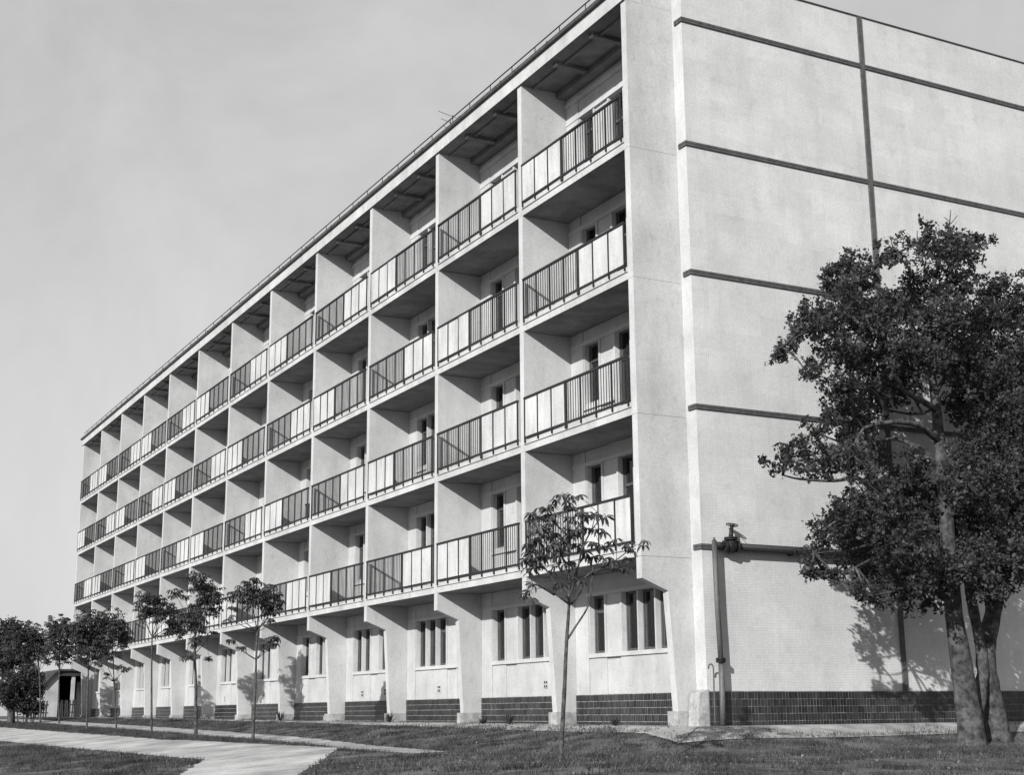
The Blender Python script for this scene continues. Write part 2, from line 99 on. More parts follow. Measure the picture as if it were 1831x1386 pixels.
M_bark2 = mat('sapling_bark', 0.025, 0.085, rough=0.9, scale=12, bump=0.5)
M_annex = mat('annex_render', 0.3, 0.42, scale=1.5, wear=0.2)
M_dark = mat('dark_timber_and_shade', 0.02, 0.05, scale=5, streak=True)  # timber and bin colour; also painted shade in vents and porch
M_rust = mat('roof_felt', 0.08, 0.14, scale=4)

def leafmat(name, a, b_):
    M = mat(name, a, b_, rough=0.55, scale=1.4, island=0.45, spec=0.2)
    t = M.node_tree; b = t.nodes['Principled BSDF']; o = t.nodes['Material Output']
    tr = t.nodes.new('ShaderNodeBsdfTranslucent'); tr.inputs[0].default_value = (0.02, 0.02, 0.02, 1)
    ad = t.nodes.new('ShaderNodeAddShader'); t.links.new(b.outputs[0], ad.inputs[0]); t.links.new(tr.outputs[0], ad.inputs[1]); t.links.new(ad.outputs[0], o.inputs[0])
    return M
M_leaf = leafmat('pear_leaf', 0.010, 0.045)
M_leaf2 = leafmat('chestnut_leaf', 0.022, 0.055)
M_leaf3 = leafmat('shrub_leaf', 0.018, 0.045)

M_glass = bpy.data.materials.new('window_glass'); M_glass.use_nodes = True
t = M_glass.node_tree; t.nodes.clear()
o = t.nodes.new('ShaderNodeOutputMaterial'); tr = t.nodes.new('ShaderNodeBsdfTransparent'); tr.inputs[0].default_value = (0.8, 0.8, 0.8, 1)
gl = t.nodes.new('ShaderNodeBsdfGlossy'); gl.inputs['Roughness'].default_value = 0.04; fr = t.nodes.new('ShaderNodeFresnel'); fr.inputs[0].default_value = 1.5
ms = t.nodes.new('ShaderNodeMixShader'); t.links.new(fr.outputs[0], ms.inputs[0]); t.links.new(tr.outputs[0], ms.inputs[1]); t.links.new(gl.outputs[0], ms.inputs[2]); t.links.new(ms.outputs[0], o.inputs[0])

# gable cladding: pale mosaic tile in sheets, joints recessed
M_gable = bpy.data.materials.new('gable_mosaic_tile'); M_gable.use_nodes = True
t = M_gable.node_tree; b = t.nodes['Principled BSDF']; b.inputs['Roughness'].default_value = 0.6; b.inputs['Specular IOR Level'].default_value = 0.35
co = t.nodes.new('ShaderNodeTexCoord'); sx = t.nodes.new('ShaderNodeSeparateXYZ'); cx = t.nodes.new('ShaderNodeCombineXYZ')
t.links.new(co.outputs['Object'], sx.inputs[0]); t.links.new(sx.outputs[0], cx.inputs[0]); t.links.new(sx.outputs[2], cx.inputs[1])
def brick(wd, ht, mo, c1, c2, mc, off, bias=0.0):
    q = t.nodes.new('ShaderNodeTexBrick'); q.inputs['Scale'].default_value = 1; q.inputs['Brick Width'].default_value = wd; q.inputs['Row Height'].default_value = ht
    q.inputs['Mortar Size'].default_value = mo; q.inputs['Mortar Smooth'].default_value = 0.2; q.offset = off; q.squash = 1; q.inputs['Bias'].default_value = bias
    for i_, c_ in (('Color1', c1), ('Color2', c2), ('Mortar', mc)): q.inputs[i_].default_value = (c_, c_, c_, 1)
    t.links.new(cx.outputs[0], q.inputs['Vector']); return q
q1 = brick(0.052, 0.052, 0.0038, 0.52, 0.57, 0.44, 0.0)
q2 = brick(0.95, 0.42, 0.0, 0.94, 1.02, 1.0, 0.35)
q3 = brick(0.364, 0.676, 0.003, 0.97, 1.02, 0.88, 0.0)
nn = t.nodes.new('ShaderNodeTexNoise'); nn.inputs['Scale'].default_value = 0.7; nn.inputs['Detail'].default_value = 8; t.links.new(cx.outputs[0], nn.inputs['Vector'])
mr = t.nodes.new('ShaderNodeMapRange'); mr.inputs[1].default_value = 0.3; mr.inputs[2].default_value = 0.7; mr.inputs[3].default_value = 0.86; mr.inputs[4].default_value = 1.04; t.links.new(nn.outputs[0], mr.inputs[0])
def mul(a, b_):
    v = t.nodes.new('ShaderNodeVectorMath'); v.operation = 'MULTIPLY'; t.links.new(a, v.inputs[0]); t.links.new(b_, v.inputs[1]); return v.outputs[0]
for sc3, sc_, lo, hi, a_, b_ in (((1, 0.2, 1), 2.0, .5, .75, 1.0, .90), ((1, 1, 1), 30, .3, .7, .93, 1.05), ((1, 1, 1), 3.0, .55, .8, 1.0, .86)):
    m_ = t.nodes.new('ShaderNodeMapping'); m_.inputs['Scale'].default_value = sc3; t.links.new(cx.outputs[0], m_.inputs[0])
    n_ = t.nodes.new('ShaderNodeTexNoise'); n_.inputs['Scale'].default_value = sc_; n_.inputs['Detail'].default_value = 6; t.links.new(m_.outputs[0], n_.inputs['Vector'])
    r2 = t.nodes.new('ShaderNodeMapRange'); r2.inputs[1].default_value = lo; r2.inputs[2].default_value = hi; r2.inputs[3].default_value = a_; r2.inputs[4].default_value = b_; t.links.new(n_.outputs[0], r2.inputs[0])
    pm_ = t.nodes.new('ShaderNodeMath'); pm_.operation = 'MULTIPLY'; t.links.new(mr.outputs[0], pm_.inputs[0]); t.links.new(r2.outputs[0], pm_.inputs[1]); mr = pm_
cc = mul(mul(q1.outputs[0], q2.outputs[0]), q3.outputs[0]); v = t.nodes.new('ShaderNodeVectorMath'); v.operation = 'SCALE'; t.links.new(cc, v.inputs[0]); t.links.new(mr.outputs[0], v.inputs['Scale'])
t.links.new(v.outputs[0], b.inputs['Base Color'])
bu = t.nodes.new('ShaderNodeBump'); bu.invert = True; bu.inputs['Strength'].default_value = 0.3; bu.inputs['Distance'].default_value = 0.002; t.links.new(q1.outputs['Fac'], bu.inputs['Height']); t.links.new(bu.outputs[0], b.inputs['Normal'])

# ------------------------------------------------------------------ helpers
COL = sc.collection
class MB:
    def __init__(s): s.v = []; s.f = []; s.mi = []; s.cur = 0
    def poly(s, pts, faces):
        n = len(s.v); s.v += [tuple(p) for p in pts]; s.f += [tuple(i+n for i in f) for f in faces]; s.mi += [s.cur]*len(faces)
    def box(s, x0, x1, y0, y1, z0, z1):
        s.poly([(x0,y0,z0),(x1,y0,z0),(x1,y1,z0),(x0,y1,z0),(x0,y0,z1),(x1,y0,z1),(x1,y1,z1),(x0,y1,z1)],
               [(0,3,2,1),(4,5,6,7),(0,1,5,4),(1,2,6,5),(2,3,7,6),(3,0,4,7)])
    def prism(s, prof, y0, y1):        # profile in X,Z pushed along Y
        n = len(prof); pts = [(x,y0,z) for x,z in prof]+[(x,y1,z) for x,z in prof]
        s.poly(pts, [tuple(range(n)), tuple(range(2*n-1, n-1, -1))]+[(i, i+n, (i+1)%n+n, (i+1)%n) for i in range(n)])
    def tube(s, pts, rad, seg=8, cap=True, wob=0.0):
        pts = [Vector(p) for p in pts]; rad = rad if isinstance(rad, (list, tuple)) else [rad]*len(pts)
        base = len(s.v); k = len(pts); a = None
        for i, p in enumerate(pts):
            d = (pts[min(i+1, k-1)]-pts[max(i-1, 0)]); d = d.normalized() if d.length > 1e-9 else Vector((0,0,1))
            if a is None:
                a = d.cross(Vector((0, 0, 1)) if abs(d.z) < 0.8 else Vector((1, 0, 0)))
            a = (a-d*a.dot(d)); a.normalize(); bb = d.cross(a)
            for j in range(seg):
                th = 2*math.pi*j/seg; rr = rad[i]*(1+(random.uniform(-wob, wob) if wob else 0)); s.v.append(tuple(p+a*rr*math.cos(th)+bb*rr*math.sin(th)))
        for i in range(k-1):
            for j in range(seg):
                s.f.append((base+i*seg+j, base+i*seg+(j+1)%seg, base+(i+1)*seg+(j+1)%seg, base+(i+1)*seg+j)); s.mi.append(s.cur)
        if cap:
            s.f.append(tuple(base+j for j in range(seg))[::-1]); s.f.append(tuple(base+(k-1)*seg+j for j in range(seg))); s.mi += [s.cur]*2
    def mesh(s, name, mats, smooth=False):
        me = bpy.data.meshes.new(name); me.from_pydata(s.v, [], s.f)
        for m_ in (mats if isinstance(mats, (list, tuple)) else [mats]): me.materials.append(m_)
        if any(s.mi): me.polygons.foreach_set('material_index', s.mi)
        if smooth: me.polygons.foreach_set('use_smooth', [True]*len(me.polygons))
        me.update(); return me
def put(name, me, parent=None, loc=(0,0,0)):
    o = bpy.data.objects.new(name, me); COL.objects.link(o); o.location = loc
    if parent: o.parent = parent
    return o
def tag(o, label=None, cat=None, group=None, kind=None):
    if label: o['label'] = label
    if cat: o['category'] = cat
    if group: o['group'] = group
    if kind: o['kind'] = kind
    return o
def empty(name, loc=(0,0,0)):
    o = bpy.data.objects.new(name, None); COL.objects.link(o); o.location = loc; o.empty_display_size = 0.2; return o
def rel(path, org):                    # [x,y,z,r] rows -> points and radii relative to a base
    return [(p[0]-org[0], p[1]-org[1], p[2]-org[2]) for p in path], [p[3] for p in path]
def smooth_path(P, rr, n=3):           # Catmull-Rom
    P = [Vector(p) for p in P]; o = []; ro = []
    for i in range(len(P)-1):
        p0, p1, p2, p3 = P[max(i-1,0)], P[i], P[i+1], P[min(i+2, len(P)-1)]
        for k in range(n):
            u = k/n; o.append(0.5*((2*p1)+(p2-p0)*u+(2*p0-5*p1+4*p2-p3)*u*u+(3*p1-p0-3*p2+p3)*u**3)); ro.append(rr[i]*(1-u)+rr[i+1]*u)
    o.append(P[-1]); ro.append(rr[-1]); return o, ro

# ------------------------------------------------------------------ ground
def gz(x, y):
    x = np.asarray(x, float); y = np.asarray(y, float)
    yc = np.clip(y, 0, 60); zb = 0.17+0.0035*yc; zt = -0.25+0.0065*yc
    dx = np.maximum(0, 1.16-x); dy = np.maximum(0, -0.54-y)*1.7
    s = np.hypot(dx, dy); k = np.clip((s-1.0)/3.2, 0, 1)
    z = zb+(zt-zb)*k
    drop = np.maximum(0.085*np.clip(-5-x, 0, 10), 0.05*np.clip(-7-y, 0, 17))
    return z-drop
def G(x, y): return float(gz(x, y))
def sheet(name, xs, ys, mt, lift=0.0, noise=0.0):
    X_, Y_ = np.meshgrid(xs, ys, indexing='ij'); Z_ = gz(X_, Y_)+lift
    if noise: Z_ = Z_+rng.normal(0, noise, Z_.shape)
    V = np.stack([X_, Y_, Z_], -1).reshape(-1, 3); n, k = len(xs), len(ys)
    F = [(i*k+j, (i+1)*k+j, (i+1)*k+j+1, i*k+j+1) for i in range(n-1) for j in range(k-1)]
    me = bpy.data.meshes.new(name); me.from_pydata(V.tolist(), [], F); me.materials.append(mt); me.polygons.foreach_set('use_smooth', [True]*len(F)); me.update()
    o = put(name, me); o['kind'] = 'structure'; return o
ax = np.concatenate([[-900,-300,-100,-50,-30,-22], np.arange(-18, 14, 0.5), [16, 20, 30, 60, 150, 400, 900]])
ay = np.concatenate([[-200,-80,-40,-30], np.arange(-26, 74, 0.6), [80, 95, 120, 200, 400, 1000, 2000]])
sheet('ground', ax, ay, M_ground)
def strip(name, L_, Rr, mt, lift, n=60, jag=0.0):    # between two edge polylines (x, y), following the ground
    def samp(pl, u):
        y = np.interp(u, np.linspace(0, 1, len(pl)), [p[1] for p in pl]); x = np.interp(u, np.linspace(0, 1, len(pl)), [p[0] for p in pl]); return x, y
    V = []; F = []; c = 8
    for i in range(n+1):
        u = i/n; xl, yl = samp(L_, u); xr, yr = samp(Rr, u)
        xl += random.uniform(-jag, jag); xr += random.uniform(-jag, jag)
        for k in range(c+1):
            q = k/c; x = xl+(xr-xl)*q; y = yl+(yr-yl)*q; V.append((x, y, G(x, y)+lift))
    for i in range(n):
        for k in range(c): a = i*(c+1)+k; F.append((a, a+1, a+c+2, a+c+1))
    me = bpy.data.meshes.new(name); me.from_pydata(V, [], F); me.materials.append(mt); me.update()
    o = put(name, me); o['kind'] = 'structure'; return o
strip('pavement', [(-18.5, -26), (-10.6, -4), (-7.0, 4.6), (-7.4, 14.4), (-7.9, 34), (-8.6, 90)], [(-16, -26), (-8.4, -4), (-4.2, 4.6), (-5.2, 14.4), (-5.3, 34), (-5.6, 90)], M_pave, 0.012, 260, 0.07)
strip('footpath', [(-4.35, 0.8), (-4.3, 4.0), (-3.55, 9.4), (-2.85, 24.2), (-2.4, 52), (-2.4, 70)], [(-3.3, 1.5), (-3.1, 4.6), (-2.55, 11.5), (-2.05, 26.6), (-1.3, 58), (-1.3, 70)], M_path, 0.008, 120, 0.06)
strip('apron', [(-0.5, -2.0), (-0.6, 2), (-0.1, 20), (0.0, 40), (0.1, 58)], [(1.2, -0.5), (1.25, 0), (1.25, 20), (1.25, 40), (1.25, 58)], M_apron, 0.010, 500, 0.04)
strip('gable_apron', [(-0.5, -2.0), (3, -2.1), (7, -1.95), (13, -1.9)], [(1.2, -0.5), (3, -0.5), (7, -0.5), (13, -0.5)], M_apron, 0.014, 300, 0.03)

# ------------------------------------------------------------------ the apartment building
b = 4.658; PT = 0.19; NB = 12; XW = 1.23
SZ = [3.371+2.8*k for k in range(4)]; ZR = 15.07; YP = -0.54; XG = 1.16
B = tag(empty('apartment_building', (0, 0, 0.17)), 'long five storey apartment block with recessed balconies along its front and tiled windowless gable', 'apartment building')
def part(name, mb_or_me, mt=None, loc=(0,0,0), parent=None, smooth=False):
    me = mb_or_me.mesh(name, mt, smooth) if isinstance(mb_or_me, MB) else mb_or_me
    if parent is None: return put(name, me, B, (loc[0], loc[1], loc[2]-0.17))
    return put(name, me, parent, loc)
Bz = -0.17
# brackets and slanting legs of the ground floor
def leg_mesh(x1, z0):
    mb = MB(); mb.prism([(0, 3.371-0.003), (0, 2.95), (0.59, 2.72), (0.76, z0), (x1, z0), (x1, 3.371-0.003)], -PT, 0)
    me = mb.mesh('bracket_leg', [M_side, M_front])
    for p in me.polygons:
        if p.normal.x < -0.5: p.material_index = 1
    return me
lm = leg_mesh(XW-0.002, -0.1); 
for j in range(NB+1):
    part('bracket_leg', lm if j else leg_mesh(XG-0.002, -0.1), loc=(0, j*b, 0))
fm = MB(); fm.box(0.70, XW-0.004, -PT-0.025, 0.14, -0.1, 0.46); fme = fm.mesh('footing', M_plinth)
fm = MB(); fm.box(0.70, XG-0.004, -PT-0.02, 0.14, -0.1, 0.46); fm0 = fm.mesh('footing', M_plinth)
for j in range(NB+1): part('footing', fme if j else fm0, loc=(0, j*b, 0))
# partitions between balconies
def partition(z0, z1, x1, front=0.0, lip=True):
    mb = MB()
    if lip: pr = [(front, z1), (front, z0+0.163), (0.047, z0+0.163), (0.047, z0+0.253), (x1, z0+0.253), (x1, z1)]
    else: pr = [(front, z1), (front, z0), (x1, z0), (x1, z1)]
    mb.prism(pr, -PT, 0); me = mb.mesh('partition_wall', [M_side, M_front])
    for p in me.polygons:
        if p.normal.x < -0.5: p.material_index = 1
    return me
ph = 2.8-0.003
pm = partition(0, ph, XW-0.002); pt = partition(0, ZR-SZ[3]-0.003, XW-0.002)
p0 = partition(0.003, ph, XG-0.002, -0.004, False); p0t = partition(0.003, ZR-SZ[3]-0.003, XG-0.002, -0.004, False)
for j in range(NB+1):
    for k in range(4):
        me = (p0t if k == 3 else p0) if j == 0 else (pt if k == 3 else pm)
        part('partition_wall', me, loc=(0, j*b, SZ[k]))
# balcony slabs with a grooved two-tier edge
def slab(y0):
    mb = MB(); mb.box(0, XW-0.001, y0, b-PT, 0, 0.155); mb.box(-0.028, XW-0.001, y0 if y0 == 0 else 0.0, b-PT, 0.155, 0.25)
    if y0 < 0: mb.box(0.001, XW-0.001, y0, -0.0005, 0.155, 0.163)
    mb.mi[0] = 1      # underside in darkened concrete, its shade put into the colour
    return mb.mesh('balcony_slab', [M_slab, M_soffit_shade])
s0 = slab(0.0); s1 = slab(-PT)
for j in range(NB):
    for k in range(4):
        part('balcony_slab', s1 if j else s0, loc=(0, j*b, SZ[k]))
mb = MB(); mb.box(0, XW, -PT, 0, 0, 0.155); me_end = mb.mesh('balcony_slab', M_slab)
for k in range(4): part('balcony_slab', me_end, loc=(0, NB*b, SZ[k]))
# roof slab, eave, gutter, guard rail
def roof_bay(y0, y1):
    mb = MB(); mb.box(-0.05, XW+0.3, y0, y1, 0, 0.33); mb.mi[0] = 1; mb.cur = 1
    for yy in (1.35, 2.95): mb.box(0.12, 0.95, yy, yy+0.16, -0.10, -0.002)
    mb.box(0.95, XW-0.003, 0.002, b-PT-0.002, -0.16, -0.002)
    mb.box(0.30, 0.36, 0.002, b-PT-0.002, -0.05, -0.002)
    return mb.mesh('roof_slab', [M_slab, M_soffit_shade])
rb = roof_bay(-PT, b-PT)
for j in range(NB): part('roof_slab', rb, loc=(0, j*b, ZR))
mb = MB(); mb.box(-0.05, XW+0.3, -PT, 0.25, 0, 0.33); part('roof_slab', mb, M_slab, (0, NB*b, ZR))
mb = MB(); mb.prism([(-0.13, 0.335), (-0.14, 0.41), (-0.12, 0.415), (-0.05, 0.40), (XW, 0.52), (XW, 0.335)], -PT, NB*b+0.32)
for k in range(24): mb.box(-0.155, -0.12, 0.6+k*2.33, 0.62+k*2.33, 0.345, 0.425)
part('gutter', mb, M_sheet, (0, 0, ZR))
mb = MB(); mb.box(XW+0.31, 12.5, -0.2, NB*b+0.25, 15.05, 15.55); part('roof', mb, M_rust)
mb = MB(); mb.tube([(0, -0.1, 0.70), (0, NB*b+0.1, 0.70)], 0.016, 6); mb.tube([(0, -0.1, 0.56), (0, NB*b+0.1, 0.56)], 0.007, 5)
rail = part('roof_guard_rail', mb, M_iron, (0.02, 0, ZR))
mb = MB(); mb.tube([(0, 0, 0.40), (0, 0, 0.70)], 0.011, 5); pme = mb.mesh('post', M_iron)
for k in range(48): part('post', pme, loc=(0, 0.3+k*b/4, 0), parent=rail)
# gable wall with projecting dark bands
mb = MB(); mb.box(XG, 12.6, YP, 0, 0.0, 15.95); me = mb.mesh('gable_wall', [M_gable, M_front])
for p in me.polygons:
    if p.normal.x < -0.5: p.material_index = 1
part('gable_wall', me)
def band_mesh():
    mb = MB()
    for z0, z1 in ((0, 0.045), (0.055, 0.10)):
        mb.box(XG+0.001, 12.6, YP-0.035, YP-0.002, z0, z1)
        mb.box(XG-0.035, XG-0.001, YP-0.035, YP+0.24, z0, z1)
    mb.box(XG+0.001, 12.6, YP-0.02, YP-0.004, 0.045, 0.055)
    return mb.mesh('tile_band', M_band)
bme = band_mesh()
for z in (3.52, 6.295, 9.085, 11.87, 14.67): part('tile_band', bme, loc=(0, 0, z))
mb = MB(); mb.box(6.04, 6.15, YP-0.045, YP-0.001, 0.83, 15.94); part('tile_strip', mb, M_band)
mb = MB(); mb.box(XG-0.03, 12.62, YP-0.03, 0.03, 15.952, 15.972); part('coping', mb, M_sheet)
# wall behind: side and back of the block so it is a solid building
mb = MB(); mb.box(12.3, 12.6, 0.0, NB*b, 0, 15.05); mb.box(XW, 12.29, NB*b-PT, NB*b, 0, 15.05); part('rear_wall', mb, M_wall)
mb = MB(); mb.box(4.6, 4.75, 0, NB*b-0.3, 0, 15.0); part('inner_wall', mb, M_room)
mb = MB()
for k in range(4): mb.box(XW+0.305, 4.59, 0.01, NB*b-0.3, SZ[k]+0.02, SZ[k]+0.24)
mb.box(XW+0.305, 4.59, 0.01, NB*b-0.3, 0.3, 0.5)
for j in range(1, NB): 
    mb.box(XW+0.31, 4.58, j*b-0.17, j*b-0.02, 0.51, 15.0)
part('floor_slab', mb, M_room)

# facade walls behind the balconies: modules of 0.65 m, W window, D door, P panel
Y1 = 3.88; MW = 0.65
def mod(m): return Y1-MW*(m+1), Y1-MW*m
wcache = {}
def wall_mesh(pat, zb, zt, zl, ws, ds):
    key = (pat, round(zb, 3), round(zt, 3), round(zl, 3))
    if key in wcache: return wcache[key]
    mb = MB(); X0 = XW; X1 = XW+0.30; XS = XW+0.012
    mb.box(X0, X1, Y1+0.022, b-PT-0.001, zb, zt)                  # pier beside the partition
    mb.box(XS+0.012, X1, Y1+0.006, Y1+0.022, zb, zt)              # groove
    mb.box(XS, X1, 0.001, mod(len(pat)-1)[0], zb, zt)
    mb.box(XS, X1, mod(len(pat)-1)[0], Y1+0.006, zl, zt)
    for i, c in enumerate(pat):
        y0, y1 = mod(i)
        if c == 'P':
            mb.box(XS, X1, y0, y0+0.04, zb, zl); mb.box(XS, X1, y1-0.04, y1, zb, zl); mb.box(XS+0.035, X1, y0+0.04, y1-0.04, zb, zl)
        else:
            mb.box(XS, X1, y0, y0+0.025, zb, zl); mb.box(XS, X1, y1-0.025, y1, zb, zl)
            mb.box(XS, X1, y0+0.025, y1-0.025, zb, ws if c == 'W' else ds)
    wcache[key] = mb.mesh('facade_wall', M_wall); return wcache[key]
def win_meshes(h, transom, door=False):
    y0, y1 = 0.025, MW-0.025; x = XW+0.135
    f = MB(); f.box(x, x+0.06, y0, y0+0.045, 0, h); f.box(x, x+0.06, y1-0.045, y1, 0, h); f.box(x, x+0.06, y0+0.045, y1-0.045, 0, 0.06); f.box(x, x+0.06, y0+0.045, y1-0.045, h-0.05, h)
    f.box(x+0.02, x+0.075, y1-0.085, y1-0.05, 0.06, h-0.05)
    if transom: f.box(x-0.005, x+0.055, y0+0.045, y1-0.085, h*0.70, h*0.70+0.06)
    if door: f.box(x+0.005, x+0.05, y0+0.045, y1-0.085, 0.06, 0.30)
    p = MB(); p.box(x+0.03, x+0.036, y0+0.045, y1-0.086, 0.06, h-0.05)
    c = MB(); n = 10; w0 = y1-0.25; 
    for i in range(n):
        a = w0+i*0.018; xx = x+0.10+0.004*math.sin(i*2.1); xb = x+0.10+0.004*math.sin((i+1)*2.1)
        c.poly([(xx, a, 0.02), (xb, a+0.018, 0.02), (xb, a+0.018, h-0.03), (xx, a, h-0.03), (xx+0.004, a, 0.02), (xb+0.004, a+0.018, 0.02), (xb+0.004, a+0.018, h-0.03), (xx+0.004, a, h-0.03)],
               [(0,3,2,1), (4,5,6,7), (0,1,5,4), (2,3,7,6)])
    nm = 'balcony_door' if door else 'window'
    return f.mesh(nm, M_frame), p.mesh('pane', M_glass), c.mesh('curtain', M_curtain)
GH = 2.93-1.69; UH = 2.46-1.08; DH = 2.46-0.27
WM = {('g', 0): win_meshes(GH, False), ('g', 1): win_meshes(GH, True), ('u', 0): win_meshes(UH, False), ('u', 1): win_meshes(UH, True), ('d', 0): win_meshes(DH, True, True)}
def add_window(kind, tr, j, m, z):
    f, p, c = WM[(kind, tr)]; y = mod(m)[0]
    wn = part(f.name.split('.')[0], f, loc=(0, j*b+y, z)); part('pane', p, loc=(0, 0, 0), parent=wn)
    if random.random() < (0.85 if j < 4 else 0.15): part('curtain', c, loc=(0, 0, 0), parent=wn)
GP = ['WPWWW', 'WPWWW', 'WWWPP', 'WWPWW', 'WPWWP', 'WWPPW', 'WWPPW', 'WPWWP', 'WWPPW', 'WWPWW', 'WWPPW', 'WPWWP']
UPP = {0: 'WPDPW', 1: 'WDPPW'}
typ = [0, 0, 1, 0, 0, 1, 1, 0, 1, 0, 1, 0]
def fill(pat, lim):
    return ''.join(c if Y1-MW*i > lim or c == 'P' else 'P' for i, c in enumerate(pat))
for j in range(NB):
    pat = fill(GP[j], 0.6+0.17*j)
    part('facade_wall', wall_mesh(pat, 0.0, 3.369, 2.93, 1.69, 1.69), loc=(0, j*b, 0))
    for i, c in enumerate(pat):
        if c == 'W': add_window('g', 1 if (j*3+i*5) % 4 == 0 else 0, j, i, 1.69)
    mb = MB(); mb.box(XW-0.03, XW+0.011, mod(4)[0], Y1+0.004, 1.60, 1.688); part('sill', mb, M_front, (0, j*b, 0))
    mb = MB(); mb.box(XW-0.016, XW+0.011, mod(4)[0], Y1+0.004, 2.932, 3.01); mb.box(XW-0.016, XW-0.002, Y1+0.004, b-PT-0.004, 2.932, 3.01); part('lintel', mb, M_front, (0, j*b, 0))
    for k in range(4):
        zs = SZ[k]; top = (ZR if k == 3 else zs+2.8)-0.002
        pu = fill(UPP[typ[j]], 1.5+0.386*j); pu = pu if k != 1 or j != 4 else pu
        part('facade_wall', wall_mesh(pu, 0.25, top-zs, 2.46, 1.08, 0.27), loc=(0, j*b, zs))
        for i, c in enumerate(pu):
            if c == 'W': add_window('u', (j+k+i) % 2, j, i, zs+1.08)
            if c == 'D': add_window('d', 0, j, i, zs+0.27)
        if Y1 > 1.5+0.386*j-0.5:
            d = pu.find('D'); ye = mod(d-1)[0] if d > 0 else mod(1)[0]
            mb = MB(); mb.box(XW-0.035, XW+0.011, ye, Y1+0.004, 0.93, 1.0); part('sill', mb, M_front, (0, j*b, zs))
            mb = MB(); mb.box(XW-0.016, XW+0.011, 0.001, Y1+0.022, 2.462, 2.545); mb.box(XW-0.016, XW-0.002, Y1+0.022, b-PT-0.004, 2.462, 2.545)
            if k == 3: mb.box(XW-0.05, XW+0.011, 0.001, b-PT-0.004, 2.90, 3.0)
            part('lintel', mb, M_front, (0, j*b, zs))
# ventilation grates low on the ground floor wall
def vent(j, y, z, four=True):
    fr_ = MB(); fr_.box(XW-0.002, XW+0.011, y-0.09, y+0.09, z-0.09, z+0.09); o = part('vent_grate', fr_, M_wall, (0, j*b, 0))
    for dy in ((-0.045, 0.045) if four else (0,)):
        for dz in (-0.045, 0.045):
            h = MB(); h.box(XW-0.006, XW-0.003, y+dy-0.03, y+dy+0.03, z+dz-0.028, z+dz+0.028); part('opening_shade', h, M_dark, (0, 0, 0), parent=o)  # dark plate standing in for the shade inside the hole
vent(1, 1.2, 1.08); vent(2, 2.35, 1.08); vent(3, 1.35, 1.06); vent(3, 3.1, 1.04); vent(5, 3.2, 1.06, False); vent(6, 3.3, 1.06, False)
# plinth of dark tiles
def tiles(mb, org, du, n_cols, n_rows, tw, th, out_, keep=lambda u, r: True):
    # du: direction along the wall, out_: direction out of the wall
    O = Vector(org); du = Vector(du); ot = Vector(out_)
    for r in range(n_rows):
        for c in range(n_cols):
            if not keep(c/n_cols, r) or random.random() < 0.0008: continue
            j_ = 0.006+random.uniform(-0.002, 0.002); z0 = r*th+random.uniform(-0.002, 0.002)
            a = O+du*(c*tw+0.0065)+Vector((0, 0, z0)); w_ = du*(tw-0.013); h_ = Vector((0, 0, th-0.011)); q = ot*j_
            P = [a, a+w_, a+w_+h_, a+h_]; mb.poly(P+[p+q for p in P], [(4,5,6,7), (0,1,5,4), (1,2,6,5), (2,3,7,6), (3,0,4,7)])
for j in range(NB):
    mb = MB(); mb.box(XW-0.03, XW-0.001, 0.142, b-PT-0.03, 0.05, 0.825); pl = part('plinth', mb, M_mortar, (0, j*b, 0))
    mb = MB(); zt = 0.822; th = 0.14; nc = int((b-PT-0.03-0.142)/0.066)
    tiles(mb, (XW-0.031, 0.142, zt-5*th), (0, 1, 0), nc, 5, 0.066, th, (-1, 0, 0), keep=lambda u, r: not (j == 4 and r < 2 and u < 0.35))
    tag(part('plinth_tile', mb, M_tile, (0, 0, 0), parent=pl), kind='stuff')
mb = MB(); mb.box(XG+0.01, 12.6, YP-0.03, YP-0.001, 0.05, 0.825); pl = part('plinth', mb, M_mortar2)
mb = MB(); tiles(mb, (XG+0.012, YP-0.031, 0.822-5*0.138), (1, 0, 0), 150, 5, 0.0755, 0.138, (0, -1, 0)); tag(part('plinth_tile', mb, M_tile, (0, 0, 0), parent=pl), kind='stuff')
mb = MB(); mb.prism([(0.90, 0.0), (0.93, 0.45), (0.98, 0.80), (XG+0.006, 0.86), (XG+0.006, 0.0)], YP-0.03, -0.24); part('plinth_pier', mb, M_plinth)
mb = MB(); mb.box(XW-0.075, XW-0.032, 0.75, 1.45, 0.05, 0.46); part('hatch_cover', mb, M_plinth, (0, 4*b, 0))

# balcony railings: three sheet panels and four bays of bars, alternating from balcony to balcony
RX = -0.046; RY0, RY1 = 0.035, b-PT-0.085; SEC = (RY1-RY0)/7.0; RB = 0.30; RT = 1.225-0.25+0.25
HB = 0.27; HT = 1.18
def mm(name, f, mt=M_iron): 
    q = MB(); f(q); return q.mesh(name, mt)
me_top = mm('top_rail', lambda q: q.box(-0.028, 0.028, RY0, RY1, HT, HT+0.045))
me_bot = mm('bottom_rail', lambda q: q.box(-0.022, 0.022, RY0, RY1, HB, HB+0.045))
me_post = mm('post', lambda q: q.box(-0.018, 0.010, -0.018, 0.018, 0.18, HT))
me_wide = mm('post', lambda q: q.box(-0.018, 0.010, -0.045, 0.045, 0.18, HT))
me_bar = mm('baluster', lambda q: q.box(-0.006, 0.006, -0.0065, 0.0065, HB+0.045, HT))
me_pan = [mm('infill_panel', lambda q, s=s: q.box(-0.006+s, 0.004+s, 0.022, SEC-0.022, HB+0.05, HT-0.01), M_panel) for s in (0.0, 0.003, -0.003)]
near = [(j, k) for j in range(3) for k in range(4)]+[(3, 0), (3, 1), (3, 2)]
far_mb = MB()
